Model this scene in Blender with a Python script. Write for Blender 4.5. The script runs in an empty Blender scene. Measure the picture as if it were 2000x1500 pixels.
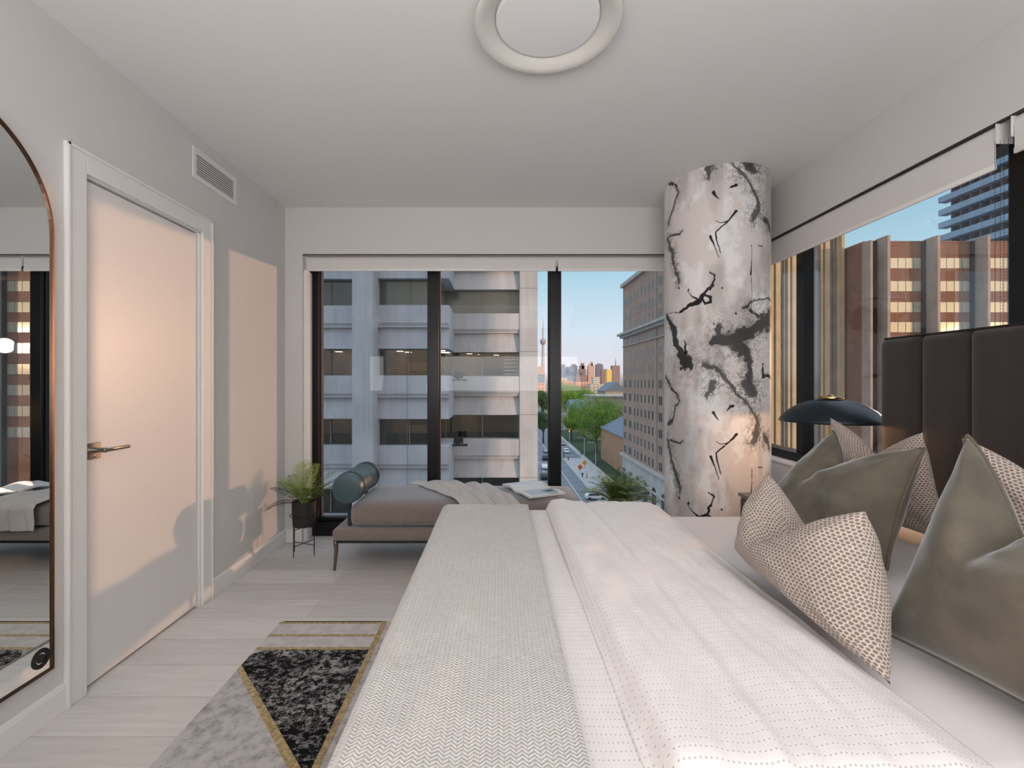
import bpy, bmesh, math, random
import numpy as np
from mathutils import Vector, Matrix, noise
random.seed(7)
SC = bpy.context.scene
COL = SC.collection
PI = math.pi
F = 920.0                     # focal length in pixels of a 2000 px wide picture
EYE = 1.296
GZ = EYE - 27.0               # street level outside, eight storeys down

# ------------------------------------------------------------------ camera
cd = bpy.data.cameras.new('camera'); cam = bpy.data.objects.new('camera', cd); COL.objects.link(cam)
cam.location = (0, 0, EYE); cam.rotation_euler = (PI/2, 0, 0)
cd.sensor_width = 36; cd.lens = F*36/2000; cd.shift_x = 27/2000; cd.shift_y = -5/2000
cd.clip_start = .05; cd.clip_end = 12000
SC.camera = cam
SC.view_settings.view_transform = 'Standard'; SC.view_settings.look = 'None'
SC.view_settings.gamma = 1; SC.view_settings.use_curve_mapping = False
SC.view_settings.exposure = 0.0

def at(px, py, Y):            # point seen at a pixel, Y metres away
    return Vector(((px-973)/F*Y, Y, EYE+(745-py)/F*Y))
def ground(px, py):
    Y = 27*F/(py-745); return Vector(((px-973)/F*Y, Y, GZ))

# ------------------------------------------------------------------ sky
SUN = Vector((.705, -.707, .055)).normalized()
w = bpy.data.worlds.new('sky'); SC.world = w; w.use_nodes = True
nt = w.node_tree; nt.nodes.clear()
def wn(t, **k):
    n = nt.nodes.new(t)
    for a, b in k.items(): setattr(n, a, b)
    return n
tc = wn('ShaderNodeTexCoord'); nrm = wn('ShaderNodeVectorMath', operation='NORMALIZE'); nt.links.new(tc.outputs['Generated'], nrm.inputs[0])
sp = wn('ShaderNodeSeparateXYZ'); nt.links.new(nrm.outputs[0], sp.inputs[0])
def ramp(tree, stops, interp='LINEAR'):
    r = tree.nodes.new('ShaderNodeValToRGB'); r.color_ramp.interpolation = interp
    e = r.color_ramp.elements
    while len(e) < len(stops): e.new(.5)
    for el, (p, c) in zip(e, stops): el.position = p; el.color = (*c, 1)
    return r
rc = ramp(nt, [(0, (.30, .30, .32)), (.02, (.70, .62, .66)), (.10, (.60, .66, .74)), (.22, (.37, .56, .66)), (.34, (.27, .47, .62)), (.6, (.75, .86, 1.0)), (1, (1.0, 1.08, 1.2))])
nt.links.new(sp.outputs['Z'], rc.inputs[0])
rw = ramp(nt, [(0, (.45, .30, .20)), (.02, (1.0, .52, .20)), (.10, (1.0, .66, .34)), (.25, (1.0, .80, .58)), (.55, (.85, .85, .95)), (1, (1.0, 1.08, 1.2))])
nt.links.new(sp.outputs['Z'], rw.inputs[0])
dt = wn('ShaderNodeVectorMath', operation='DOT_PRODUCT'); dt.inputs[1].default_value = SUN; nt.links.new(nrm.outputs[0], dt.inputs[0])
mr = wn('ShaderNodeMapRange'); mr.interpolation_type = 'SMOOTHSTEP'; mr.inputs[1].default_value = .15; mr.inputs[2].default_value = .95
nt.links.new(dt.outputs['Value'], mr.inputs[0])
mx = wn('ShaderNodeMix', data_type='RGBA'); nt.links.new(mr.outputs[0], mx.inputs[0]); nt.links.new(rc.outputs[0], mx.inputs[6]); nt.links.new(rw.outputs[0], mx.inputs[7])
bg = wn('ShaderNodeBackground'); bg.inputs[1].default_value = 1.3; nt.links.new(mx.outputs[2], bg.inputs[0])
ow = wn('ShaderNodeOutputWorld'); nt.links.new(bg.outputs[0], ow.inputs[0])

# ------------------------------------------------------------------ lights
def light(name, kind, loc, direction, energy, color, **k):
    l = bpy.data.lights.new(name, kind); o = bpy.data.objects.new(name, l); COL.objects.link(o)
    o.location = loc; l.energy = energy; l.color = color
    o.rotation_euler = Vector(direction).to_track_quat('-Z', 'Y').to_euler()
    for a, b in k.items(): setattr(l, a, b)
    return o
light('low_sun', 'SUN', (60, -60, 30), -SUN, 2.2, (1.0, .66, .44), angle=math.radians(.6))
# the low sun thrown back by the window panes of the brown office block across the street
GL = Vector((80.6, 80.2, 7.4))
light('sun_glint', 'AREA', GL, Vector((-1.2, 3.0, 1.2))-GL, 1700, (1.0, .52, .30), shape='DISK', size=2.4, spread=math.radians(30))
# added fill lights behind the camera, to brighten the room
light('rear_fill_down', 'AREA', (.1, -1.0, 2.55), (0, .45, -1), 14, (1.0, .98, .97), shape='RECTANGLE', size=2.6, size_y=.9)
light('rear_fill_up', 'AREA', (.1, -.7, 1.45), (0, .80, .60), 56, (1.0, .985, .98), shape='RECTANGLE', size=2.8, size_y=.8)

# ------------------------------------------------------------------ materials
MATS = {}
def srgb(c):
    return tuple(((x/255+.055)/1.055)**2.4 if x/255 > .04045 else x/255/12.92 for x in c)
class NB:                       # small node builder
    def __init__(s, name):
        s.m = bpy.data.materials.new(name); s.m.use_nodes = True; s.t = s.m.node_tree; s.n = s.t.nodes; s.l = s.t.links
        s.p = s.n['Principled BSDF']
    def new(s, t, **k):
        n = s.n.new(t)
        for a, b in k.items(): setattr(n, a, b)
        return n
    def lk(s, a, b): s.l.new(a, b)
    def co(s, kind='Object'):
        return s.new('ShaderNodeTexCoord').outputs[kind]
    def math(s, op, a, b=None, c=None):
        n = s.new('ShaderNodeMath', operation=op)
        for i, v in enumerate((a, b, c)):
            if v is None: continue
            if isinstance(v, (int, float)): n.inputs[i].default_value = v
            else: s.lk(v, n.inputs[i])
        return n.outputs[0]
    def noise(s, scale, detail=4, vec=None, rough=.55, stretch=None):
        v = vec if vec is not None else s.co()
        if stretch:
            mp = s.new('ShaderNodeMapping'); mp.inputs['Scale'].default_value = stretch; s.lk(v, mp.inputs[0]); v = mp.outputs[0]
        n = s.new('ShaderNodeTexNoise'); n.inputs['Scale'].default_value = scale; n.inputs['Detail'].default_value = detail
        n.inputs['Roughness'].default_value = rough; s.lk(v, n.inputs['Vector']); return n.outputs[0]
    def mix(s, f, a, b):
        n = s.new('ShaderNodeMix', data_type='RGBA')
        for i, v in ((0, f), (6, a), (7, b)):
            if isinstance(v, (int, float)): n.inputs[i].default_value = v
            elif isinstance(v, tuple): n.inputs[i].default_value = (*v, 1) if len(v) == 3 else v
            else: s.lk(v, n.inputs[i])
        return n.outputs[2]
    def smooth(s, v, a, b):
        n = s.new('ShaderNodeMapRange'); n.interpolation_type = 'SMOOTHSTEP'; n.inputs[1].default_value = a; n.inputs[2].default_value = b
        s.lk(v, n.inputs[0]); return n.outputs[0]
    def bump(s, h, strength=.3, dist=.01):
        b = s.new('ShaderNodeBump'); b.inputs['Strength'].default_value = strength; b.inputs['Distance'].default_value = dist
        s.lk(h, b.inputs['Height']); s.lk(b.outputs[0], s.p.inputs['Normal'])
    def xyz(s, kind='Object'):
        n = s.new('ShaderNodeSeparateXYZ'); s.lk(s.co(kind), n.inputs[0]); return n.outputs
    def base(s, c):
        if isinstance(c, tuple): s.p.inputs['Base Color'].default_value = (*c, 1)
        else: s.lk(c, s.p.inputs['Base Color'])
    def put(s, rough=.5, metal=0, spec=.5):
        s.p.inputs['Roughness'].default_value = rough; s.p.inputs['Metallic'].default_value = metal
        s.p.inputs['Specular IOR Level'].default_value = spec; return s.m
def mat(name, rgb, rough=.55, metal=0, var=.06, scale=8, bump=0, bscale=None, spec=.4, stretch=None):
    if name in MATS: return MATS[name]
    b = NB(name); c = srgb(rgb)
    d = tuple(x*(1-var*2) for x in c); e = tuple(min(1, x*(1+var)) for x in c)
    b.base(b.mix(b.noise(scale, 4, stretch=stretch), d, e))
    if bump: b.bump(b.noise(bscale or scale*6, 3), bump, .004)
    MATS[name] = b.put(rough, metal, spec); return MATS[name]
def emit(name, rgb, s):
    if name in MATS: return MATS[name]
    b = NB(name); b.base(srgb(rgb)); b.p.inputs['Emission Color'].default_value = (*srgb(rgb), 1); b.p.inputs['Emission Strength'].default_value = s
    MATS[name] = b.put(.5); return MATS[name]
def pane_glass(name, tint, ior=1.5, boost=1.0):
    b = NB(name); b.n.remove(b.p)
    tr = b.new('ShaderNodeBsdfTransparent'); tr.inputs[0].default_value = (*tint, 1)
    gl = b.new('ShaderNodeBsdfGlossy'); gl.inputs['Roughness'].default_value = .0; gl.inputs[0].default_value = (.95, .97, 1, 1)
    fr = b.new('ShaderNodeFresnel'); fr.inputs[0].default_value = ior
    f = b.math('MULTIPLY', fr.outputs[0], boost)
    ms = b.new('ShaderNodeMixShader'); b.lk(f, ms.inputs[0]); b.lk(tr.outputs[0], ms.inputs[1]); b.lk(gl.outputs[0], ms.inputs[2])
    b.lk(ms.outputs[0], b.n['Material Output'].inputs[0]); MATS[name] = b.m; return b.m

white_wall = mat('wall_paint', (213, 210, 208), .75, var=.01, scale=2, bump=.03, bscale=180)
ceil_m = mat('ceiling_paint', (232, 231, 229), .85, var=.008, scale=1.5)
trim_m = mat('trim_paint', (232, 229, 227), .4, var=.01)
door_m = mat('door_paint', (228, 223, 220), .33, var=.01, scale=3)
black_al = mat('black_aluminium', (20, 20, 22), .32, .3, var=.1, scale=20)
dark_gasket = mat('dark_gasket', (36, 30, 28), .5, var=.05)
blind_m = mat('blind_fabric', (222, 218, 216), .8, var=.01, scale=60, bump=.05, bscale=500)
steel = mat('brushed_nickel', (176, 168, 160), .28, 1, var=.05, scale=60)
bronze = mat('bronze_frame', (96, 74, 60), .35, 1, var=.1, scale=30)
brass = mat('polished_brass', (205, 160, 96), .18, 1, var=.05, scale=20)
matte_black = mat('matte_black', (22, 23, 25), .45, 0, var=.1, scale=30)
lampshade_m = mat('lamp_shade_black', (24, 34, 44), .38, .2, var=.05, scale=10)
planter_m = mat('planter_charcoal', (44, 42, 42), .6, var=.1, scale=40, bump=.1)
soil_m = mat('soil', (40, 30, 24), .95, var=.4, scale=80, bump=.6)
grille_dark = mat('grille_dark', (70, 70, 70), .7)
glass2_m = pane_glass('side_window_glass', (.93, .96, .97), 1.45, .12)
glass_m = pane_glass('window_glass', (.93, .96, .97), 1.45, .28)
dark_glass = mat('office_glass', (40, 48, 56), .06, .0, var=.15, scale=.4, spec=.9)

def floor_mat():
    b = NB('oak_planks'); co = b.co()
    br = b.new('ShaderNodeTexBrick'); br.offset = .37; br.squash = 1
    br.inputs['Scale'].default_value = 1; br.inputs['Brick Width'].default_value = 1.9; br.inputs['Row Height'].default_value = .217
    br.inputs['Mortar Size'].default_value = .0016; br.inputs['Mortar Smooth'].default_value = .3; br.inputs['Bias'].default_value = 0
    br.inputs['Color1'].default_value = (0, 0, 0, 1); br.inputs['Color2'].default_value = (1, 1, 1, 1); br.inputs['Mortar'].default_value = (.5, .5, .5, 1)
    mp = b.new('ShaderNodeMapping'); mp.inputs['Location'].default_value = (.35, .018, 0); b.lk(co, mp.inputs[0]); b.lk(mp.outputs[0], br.inputs['Vector'])
    g = b.noise(3.2, 8, stretch=(1, 14, 1), rough=.65)
    g2 = b.noise(1.1, 3, stretch=(1, 5, 1))
    f = b.math('ADD', b.math('MULTIPLY', g, .6), b.math('ADD', b.math('MULTIPLY', br.outputs[0], .22), b.math('MULTIPLY', g2, .3)))
    c = b.mix(b.smooth(f, .25, .85), srgb((202, 196, 192)), srgb((234, 229, 226)))
    c = b.mix(b.math('MULTIPLY', br.outputs['Fac'], .55), c, srgb((135, 124, 116)))
    b.base(c); b.bump(b.math('SUBTRACT', b.math('MULTIPLY', g, .15), br.outputs['Fac']), .25, .002)
    return b.put(.42, 0, .4)
oak = floor_mat()

def concrete_mat(name, rgb, sc=.5):
    b = NB(name); n = b.noise(sc, 6); s = b.noise(.8, 5, stretch=(3, 3, .18), rough=.7)
    c = srgb(rgb); b.base(b.mix(b.smooth(b.math('ADD', b.math('MULTIPLY', n, .5), b.math('MULTIPLY', s, .5)), .3, .7), tuple(x*.80 for x in c), tuple(min(1, x*1.12) for x in c)))
    b.bump(b.noise(9, 5), .2, .02); MATS[name] = b.put(.85, 0, .3); return b.m
conc = concrete_mat('precast_concrete', (180, 184, 194))  # darker, bluer copy with the sky tint put into the colour
conc_l = concrete_mat('pale_concrete', (196, 194, 197))

def chevron_mat(name, lo, hi, w, h, strength, sheen=.3):
    b = NB(name); x, y, z = b.xyz()
    t = b.math('PINGPONG', x, w)                    # zigzag rows run along the depth
    k = b.math('FRACT', b.math('DIVIDE', b.math('ADD', y, b.math('MULTIPLY', t, .9)), h))
    s = b.math('ABSOLUTE', b.math('SUBTRACT', k, .5)); s = b.smooth(s, .05, .42)
    seam = b.smooth(b.math('ABSOLUTE', b.math('SUBTRACT', t, w*.5)), w*.28, w*.5)
    hgt = b.math('SUBTRACT', s, b.math('MULTIPLY', seam, .35))
    n = b.noise(60, 4); c = b.mix(b.smooth(b.math('ADD', b.math('MULTIPLY', hgt, .6), b.math('MULTIPLY', n, .5)), .1, .95), srgb(lo), srgb(hi))
    b.base(c); b.bump(hgt, strength, .004); b.p.inputs['Sheen Weight'].default_value = sheen
    MATS[name] = b.put(.9, 0, .15); return b.m
throw_m = chevron_mat('herringbone_knit', (176, 172, 169), (220, 216, 213), .0098, .0085, .45)

def coverlet_mat():
    b = NB('dashed_cotton'); x, y, z = b.xyz()
    row = b.math('ABSOLUTE', b.math('SUBTRACT', b.math('FRACT', b.math('DIVIDE', y, .019)), .5))
    dash = b.math('FRACT', b.math('DIVIDE', x, .0085)); 
    r1 = b.smooth(row, .40, .47); d1 = b.smooth(b.math('ABSOLUTE', b.math('SUBTRACT', dash, .5)), .12, .2)
    hole = b.math('MULTIPLY', r1, b.math('SUBTRACT', 1, d1))
    fine = b.math('SINE', b.math('MULTIPLY', x, 900)); wr = b.noise(3.5, 3, stretch=(3, 1, 1))
    c = b.mix(hole, b.mix(b.noise(20, 3), srgb((226, 220, 219)), srgb((240, 235, 234))), srgb((186, 180, 182)))
    b.base(c)
    h = b.math('ADD', b.math('MULTIPLY', hole, -.7), b.math('ADD', b.math('MULTIPLY', fine, .06), b.math('MULTIPLY', b.math('SINE', b.math('MULTIPLY', y, 330.7)), .1)))
    b.bump(h, .45, .003); b.p.inputs['Sheen Weight'].default_value = .2
    return b.put(.85, 0, .2)
coverlet_m = coverlet_mat()
sheet_m = mat('white_sateen_sheet', (232, 226, 226), .6, var=.01, scale=4, bump=.05, bscale=30)

def tweed_mat():
    b = NB('basket_tweed'); u, v, z = b.xyz('UV')
    w, h = .0125, .0086
    r = b.math('DIVIDE', v, h); ri = b.math('FLOOR', r); rf = b.math('SUBTRACT', b.math('FRACT', r), .5)
    q = b.math('ADD', b.math('DIVIDE', u, w), b.math('MULTIPLY', ri, .5)); qf = b.math('SUBTRACT', b.math('FRACT', q), .5)
    d = b.math('SQRT', b.math('ADD', b.math('MULTIPLY', b.math('MULTIPLY', qf, qf), 1.15), b.math('MULTIPLY', b.math('MULTIPLY', rf, rf), .95)))
    n = b.noise(260, 3); d = b.math('ADD', d, b.math('MULTIPLY', b.math('SUBTRACT', b.noise(90, 3), .5), .28)); spot = b.math('SUBTRACT', 1, b.smooth(d, .25, .43))
    c = b.mix(b.math('MULTIPLY', spot, .85), b.mix(n, srgb((172, 156, 146)), srgb((218, 202, 192))), b.mix(n, srgb((92, 82, 76)), srgb((130, 118, 108))))
    b.base(c); b.bump(b.math('SUBTRACT', b.math('MULTIPLY', n, .2), spot), .8, .004); b.p.inputs['Sheen Weight'].default_value = .2
    return b.put(.95, 0, .1)
tweed = tweed_mat()
def velvet_mat():
    b = NB('olive_velvet'); n = b.noise(5, 5); f = b.noise(9, 4)
    b.base(b.mix(b.smooth(b.math('ADD', b.math('MULTIPLY', n, .6), b.math('MULTIPLY', f, .4)), .35, .65), srgb((94, 88, 78)), srgb((118, 110, 98))))
    b.p.inputs['Sheen Weight'].default_value = .9; b.p.inputs['Sheen Roughness'].default_value = .35; b.p.inputs['Sheen Tint'].default_value = (.80, .84, .86, 1)
    b.bump(b.noise(40, 4), .08, .004); return b.put(.8, 0, .15)
velvet = velvet_mat()
piping_m = mat('velvet_piping', (104, 96, 84), .8)
def headboard_mat():
    b = NB('brown_felt'); n = b.noise(300, 3); b.base(b.mix(n, srgb((42, 35, 33)), srgb((66, 57, 54)))); b.bump(n, .15, .002)
    b.p.inputs['Sheen Weight'].default_value = .25; return b.put(.9, 0, .15)
felt = headboard_mat()
def bench_mat():
    b = NB('bench_weave'); x, y, z = b.xyz()
    t = b.math('ADD', b.math('PINGPONG', x, .02), b.math('ADD', z, y)); k = b.math('SINE', b.math('MULTIPLY', t, 620))
    j = b.math('SINE', b.math('MULTIPLY', b.math('SUBTRACT', x, b.math('ADD', z, y)), 560))
    s = b.smooth(b.math('MULTIPLY', b.math('ADD', k, j), .5), -.6, .7)
    b.base(b.mix(s, srgb((84, 74, 70)), srgb((164, 150, 143)))); b.bump(s, .35, .002); b.p.inputs['Sheen Weight'].default_value = .6; b.p.inputs['Sheen Tint'].default_value = (.8, .88, 1, 1)
    return b.put(.85, 0, .25)
bench_m = bench_mat()
leather = mat('teal_leather', (62, 84, 90), .38, 0, var=.06, scale=40, bump=.06, bscale=300, spec=.5)
strap_m = mat('dark_strap', (30, 44, 50), .5)
leg_m = mat('champagne_metal', (128, 112, 98), .3, .9, var=.05)
linen = mat('crumpled_linen', (204, 199, 195), .85, var=.05, scale=120, bump=.15, bscale=400, spec=.15)
paper = mat('magazine_paper', (226, 226, 228), .4, var=.01)

# ------------------------------------------------------------------ mesh builder
class MB:
    def __init__(s): s.v = []; s.f = []; s.m = []; s.uv = None
    def add(s, vs, fs, mi=0):
        o = len(s.v); s.v += [tuple(p) for p in vs]; s.f += [tuple(i+o for i in f) for f in fs]; s.m += [mi]*len(fs); return s
    def box(s, x0, x1, y0, y1, z0, z1, mi=0):
        vs = [(x0, y0, z0), (x1, y0, z0), (x1, y1, z0), (x0, y1, z0), (x0, y0, z1), (x1, y0, z1), (x1, y1, z1), (x0, y1, z1)]
        return s.add(vs, [(0, 3, 2, 1), (4, 5, 6, 7), (0, 1, 5, 4), (1, 2, 6, 5), (2, 3, 7, 6), (3, 0, 4, 7)], mi)
    def prism(s, prof, axis, a, b, mi=0):       # profile of 2D points swept along an axis
        n = len(prof)
        def P(q, t): return {'x': (t, q[0], q[1]), 'y': (q[0], t, q[1]), 'z': (q[0], q[1], t)}[axis]
        vs = [P(q, a) for q in prof]+[P(q, b) for q in prof]
        fs = [tuple(range(n-1, -1, -1)), tuple(range(n, 2*n))]+[(i, (i+1) % n, n+(i+1) % n, n+i) for i in range(n)]
        return s.add(vs, fs, mi)
    def tube(s, pts, r, n=8, mi=0, cap=True):
        pts = [Vector(p) for p in pts]; rs = r if isinstance(r, (list, tuple)) else [r]*len(pts)
        up = Vector((0, 0, 1)); vs = []; prev = None
        for i, p in enumerate(pts):
            d = (pts[min(i+1, len(pts)-1)]-pts[max(i-1, 0)]).normalized()
            if prev is None:
                a = d.cross(up if abs(d.z) < .9 else Vector((1, 0, 0))).normalized()
            else:
                a = (prev-d*prev.dot(d)); a = a.normalized() if a.length > 1e-6 else d.orthogonal().normalized()
            prev = a; b = d.cross(a)
            for k in range(n):
                t = 2*PI*k/n; vs.append(p+a*math.cos(t)*rs[i]+b*math.sin(t)*rs[i])
        fs = [(i*n+k, i*n+(k+1) % n, (i+1)*n+(k+1) % n, (i+1)*n+k) for i in range(len(pts)-1) for k in range(n)]
        if cap: fs += [tuple(range(n-1, -1, -1)), tuple((len(pts)-1)*n+k for k in range(n))]
        return s.add(vs, fs, mi)
    def lathe(s, prof, c, n=48, mi=0, axis='z'):    # prof = [(radius, height)]
        vs = []
        for r, h in prof:
            for k in range(n):
                t = 2*PI*k/n; a, b = r*math.cos(t), r*math.sin(t)
                vs.append((c[0]+a, c[1]+b, c[2]+h) if axis == 'z' else (c[0]+a, c[1]+h, c[2]+b) if axis == 'y' else (c[0]+h, c[1]+a, c[2]+b))
        fs = [(i*n+k, i*n+(k+1) % n, (i+1)*n+(k+1) % n, (i+1)*n+k) for i in range(len(prof)-1) for k in range(n)]
        return s.add(vs, fs, mi)
    def grid(s, fn, nu, nv, mi=0):
        vs = [fn(i/nu, j/nv) for i in range(nu+1) for j in range(nv+1)]
        fs = [(i*(nv+1)+j, (i+1)*(nv+1)+j, (i+1)*(nv+1)+j+1, i*(nv+1)+j+1) for i in range(nu) for j in range(nv)]
        return s.add(vs, fs, mi)
    def rbox(s, x0, x1, y0, y1, z0, z1, r, seg=3, mi=0):
        bm = bmesh.new(); bmesh.ops.create_cube(bm, size=1)
        for v in bm.verts: v.co = Vector(((x0+x1)/2+v.co.x*(x1-x0), (y0+y1)/2+v.co.y*(y1-y0), (z0+z1)/2+v.co.z*(z1-z0)))
        bmesh.ops.bevel(bm, geom=bm.edges[:], offset=r, segments=seg, profile=.5, affect='EDGES')
        bm.verts.index_update(); s.add([v.co[:] for v in bm.verts], [tuple(v.index for v in f.verts) for f in bm.faces], mi); bm.free(); return s
    def build(s, name, mats, parent=None, smooth=False, bevel=0, solid=0, subsurf=0, fix=True):
        me = bpy.data.meshes.new(name); me.from_pydata(s.v, [], s.f)
        for m in (mats if isinstance(mats, (list, tuple)) else [mats]): me.materials.append(m)
        me.polygons.foreach_set('material_index', s.m)
        if fix:
            bm = bmesh.new(); bm.from_mesh(me); bmesh.ops.recalc_face_normals(bm, faces=bm.faces); bm.to_mesh(me); bm.free()
        if smooth: me.polygons.foreach_set('use_smooth', [True]*len(me.polygons))
        me.update(); o = bpy.data.objects.new(name, me); COL.objects.link(o)
        if smooth == 'auto':
            try: me.set_sharp_from_angle(angle=math.radians(38))
            except Exception: pass
        if solid: md = o.modifiers.new('solid', 'SOLIDIFY'); md.thickness = solid; md.offset = 0
        if bevel: md = o.modifiers.new('bevel', 'BEVEL'); md.width = bevel; md.segments = 2; md.limit_method = 'ANGLE'
        if subsurf: md = o.modifiers.new('subsurf', 'SUBSURF'); md.levels = md.render_levels = subsurf
        if parent is not None:
            o.parent = parent
            q = Vector((0, 0, 0)); a = parent
            while a is not None: q += a.location; a = a.parent
            o.location = -q
        return o
def tag(o, label=None, cat=None, group=None, kind=None):
    if label: o['label'] = label
    if cat: o['category'] = cat
    if group: o['group'] = group
    if kind: o['kind'] = kind
    return o
def thing(name, loc, label, cat, group=None):
    o = bpy.data.objects.new(name, None); COL.objects.link(o); o.location = loc; o.empty_display_size = .1
    return tag(o, label, cat, group)
def struct(name, mb, m, parent=None, **k):
    o = mb.build(name, m, parent, **k)
    if parent is None: o['kind'] = 'structure'
    return o
def copy_tree(o, parent=None):
    c = o.copy(); COL.objects.link(c)
    if parent is not None: c.parent = parent
    for ch in list(o.children): copy_tree(ch, c)
    return c

# ------------------------------------------------------------------ room shell
XL, XR, YB, YF, H = -1.719, 2.0, 3.80, -1.6, 2.70
GY = 4.01                                 # glass plane of the end window
GX = 2.13                                 # glass plane of the side window
struct('floor', MB().box(XL-.15, XR+.2, YF-.1, 4.09, -.12, 0), oak)
struct('ceiling', MB().box(XL-.15, XR+.2, YF-.1, 4.09, H, H+.15), ceil_m)
# left wall with the door opening (Y 1.955..2.715, top z 2.15)
DY0, DY1, DZ = 1.965, 2.708, 2.145
lw = MB().box(XL-.12, XL, YF, DY0-.012, 0, H).box(XL-.12, XL, DY1+.012, 4.09, 0, H).box(XL-.12, XL, DY0-.012, DY1+.012, DZ+.012, H)
struct('wall_left', lw, white_wall)
# window wall: pier left of the window, bulkhead above
ww = MB().box(XL, -1.578, YB, 4.09, 0, H).box(-1.578, XR, YB, 4.09, 2.322, H)
struct('wall_window', ww, white_wall)
rw_ = MB().box(XR, XR+.2, YF, 4.09, 2.336, H).box(XR, XR+.2, YF, 4.09, 0, .72).box(XR, XR+.2, YF, -.35, .72, 2.336).box(XR, XR+.2, 3.86, 4.09, .72, 2.336)
struct('wall_right', rw_, white_wall)
struct('wall_rear', MB().box(XL-.12, XR+.2, YF-.1, YF, 0, H), white_wall)
def base_prof(): return [(0, 0), (.014, 0), (.014, .088), (.009, .1), (0, .107)]
struct('baseboard_left', MB().prism([(XL+x, z) for x, z in base_prof()], 'y', YF, 1.872).prism([(XL+x, z) for x, z in base_prof()], 'y', 2.822, YB), trim_m, bevel=.002)
struct('baseboard_window', MB().prism([(YB-x, z) for x, z in base_prof()], 'x', XL, -1.578), trim_m, bevel=.002)
# door casing (trim), door slab
cs = MB().box(XL, XL+.016, DY0-.105, DY0-.012, 0, DZ+.105).box(XL, XL+.016, DY1+.012, DY1+.105, 0, DZ+.105).box(XL, XL+.016, DY0-.012, DY1+.012, DZ+.012, DZ+.105)
cs.box(XL+.016, XL+.022, DY0-.105, DY0-.09, 0, DZ+.105).box(XL+.016, XL+.022, DY1+.09, DY1+.105, 0, DZ+.105).box(XL+.016, XL+.022, DY0-.105, DY1+.105, DZ+.09, DZ+.105)
struct('trim_1', cs, trim_m, bevel=.003)
jb = MB().box(XL-.12, XL-.001, DY0-.012, DY0-.004, 0, DZ+.012).box(XL-.12, XL-.001, DY1+.004, DY1+.012, 0, DZ+.012).box(XL-.12, XL-.001, DY0-.012, DY1+.012, DZ+.004, DZ+.012)
struct('trim_2', jb, trim_m)
struct('wall_closet', MB().box(XL-.14, XL-.122, DY0-.2, DY1+.2, 0, H), grille_dark)
dr = MB().box(XL-.052, XL-.012, DY0, DY1, .012, DZ-.004).build('door_1', door_m, None, bevel=.002); dr['kind'] = 'structure'
hd = MB().box(XL-.0125, XL-.004, 1.974, 2.044, .965, 1.035).build('door_handle', steel, dr, bevel=.002)
h2 = MB(); h2.lathe([(.0, .0), (.011, 0), (.011, .05), (0, .05)], (XL-.004, 2.009, 1.003), 20, axis='x')
h2.rbox(XL+.038, XL+.050, 2.0, 2.14, .9945, 1.0105, .004, 2)
h2.build('lever', steel, hd, smooth='auto')
MB().lathe([(0, 0), (.006, 0), (.006, .004), (0, .005)], (XL-.004, 2.009, .978), 14, axis='x').build('privacy_button', steel, hd, smooth='auto')

# air grille
av = thing('air_vent', (XL, 2.86, 2.45), 'white slotted air vent high on the left wall by the ceiling', 'vent')
y0, y1, z0, z1 = 2.645, 3.083, 2.446, 2.624
fr = MB().box(XL+.001, XL+.006, y0, y0+.03, z0, z1).box(XL+.001, XL+.006, y1-.03, y1, z0, z1).box(XL+.001, XL+.006, y0+.03, y1-.03, z1-.028, z1).box(XL+.001, XL+.006, y0+.03, y1-.03, z0, z0+.028)
fr.build('frame', trim_m, av)
MB().box(XL, XL+.0015, y0+.02, y1-.02, z0+.02, z1-.02).build('duct_opening', mat('duct_dark', (50, 50, 50), .8), av)
for i in range(9):
    z = z0+.034+i*.0135
    MB().prism([(XL+.0015, z+.001), (XL+.0055, z-.001), (XL+.0055, z+.0065), (XL+.0015, z+.0075)], 'y', y0+.03, y1-.03).build('slat', trim_m, av)

# ------------------------------------------------------------------ windows
def post(mb, x0, x1, y0, y1, z0, z1): return mb.box(x0, x1, y0, y1, z0, z1)
w1 = MB()
w1.box(-1.578, 1.96, 3.95, 4.07, 0, .115)          # sill rail
w1.box(-1.578, 1.96, 3.975, 4.045, .115, .15)
w1.box(-1.578, 1.96, 3.97, 4.07, 2.25, 2.322)
w1.box(-1.578, -1.507, 3.95, 4.07, .115, 2.25)
w1.box(-.590, -.500, 3.95, 4.07, .115, 2.25)
w1.box(.433, .524, 3.95, 4.07, .115, 2.25)
w1.box(1.88, 1.96, 3.95, 4.07, .115, 2.25)
wf = w1.build('window_1', black_al, None, bevel=.003); wf['kind'] = 'structure'
for a, b in ((-1.507, -.590), (-.5, .433), (.524, 1.88)):
    MB().box(a, b, GY-.003, GY+.003, .15, 2.25).build('window_glass', glass_m, wf)
gk = MB().box(-1.507, -1.497, 3.985, 4.035, .15, 2.25).box(-.600, -.59, 3.985, 4.035, .15, 2.25).box(-.5, -.49, 3.985, 4.035, .15, 2.25).box(.423, .433, 3.985, 4.035, .15, 2.25).box(.524, .534, 3.985, 4.035, .15, 2.25)
gk.build('gasket', dark_gasket, wf)
sj = MB().box(-1.578, -1.548, 3.815, 3.86, .0, 2.2).box(-1.572, -1.556, 3.86, 3.945, 0, 2.2)
struct('trim_3', sj, trim_m, bevel=.003)
w2 = MB()
for a, b in ((3.80, 3.86), (3.236, 3.304), (1.80, 1.93), (.35, .48), (-.35, -.28)):
    w2.box(GX-.04, GX+.04, a, b, .80, 2.27)
w2.box(GX-.06, GX+.06, -.35, 3.86, .74, .80).box(GX-.06, GX+.06, -.35, 3.86, 2.27, 2.336)
wf2 = w2.build('window_2', black_al, None, bevel=.003); wf2['kind'] = 'structure'
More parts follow.
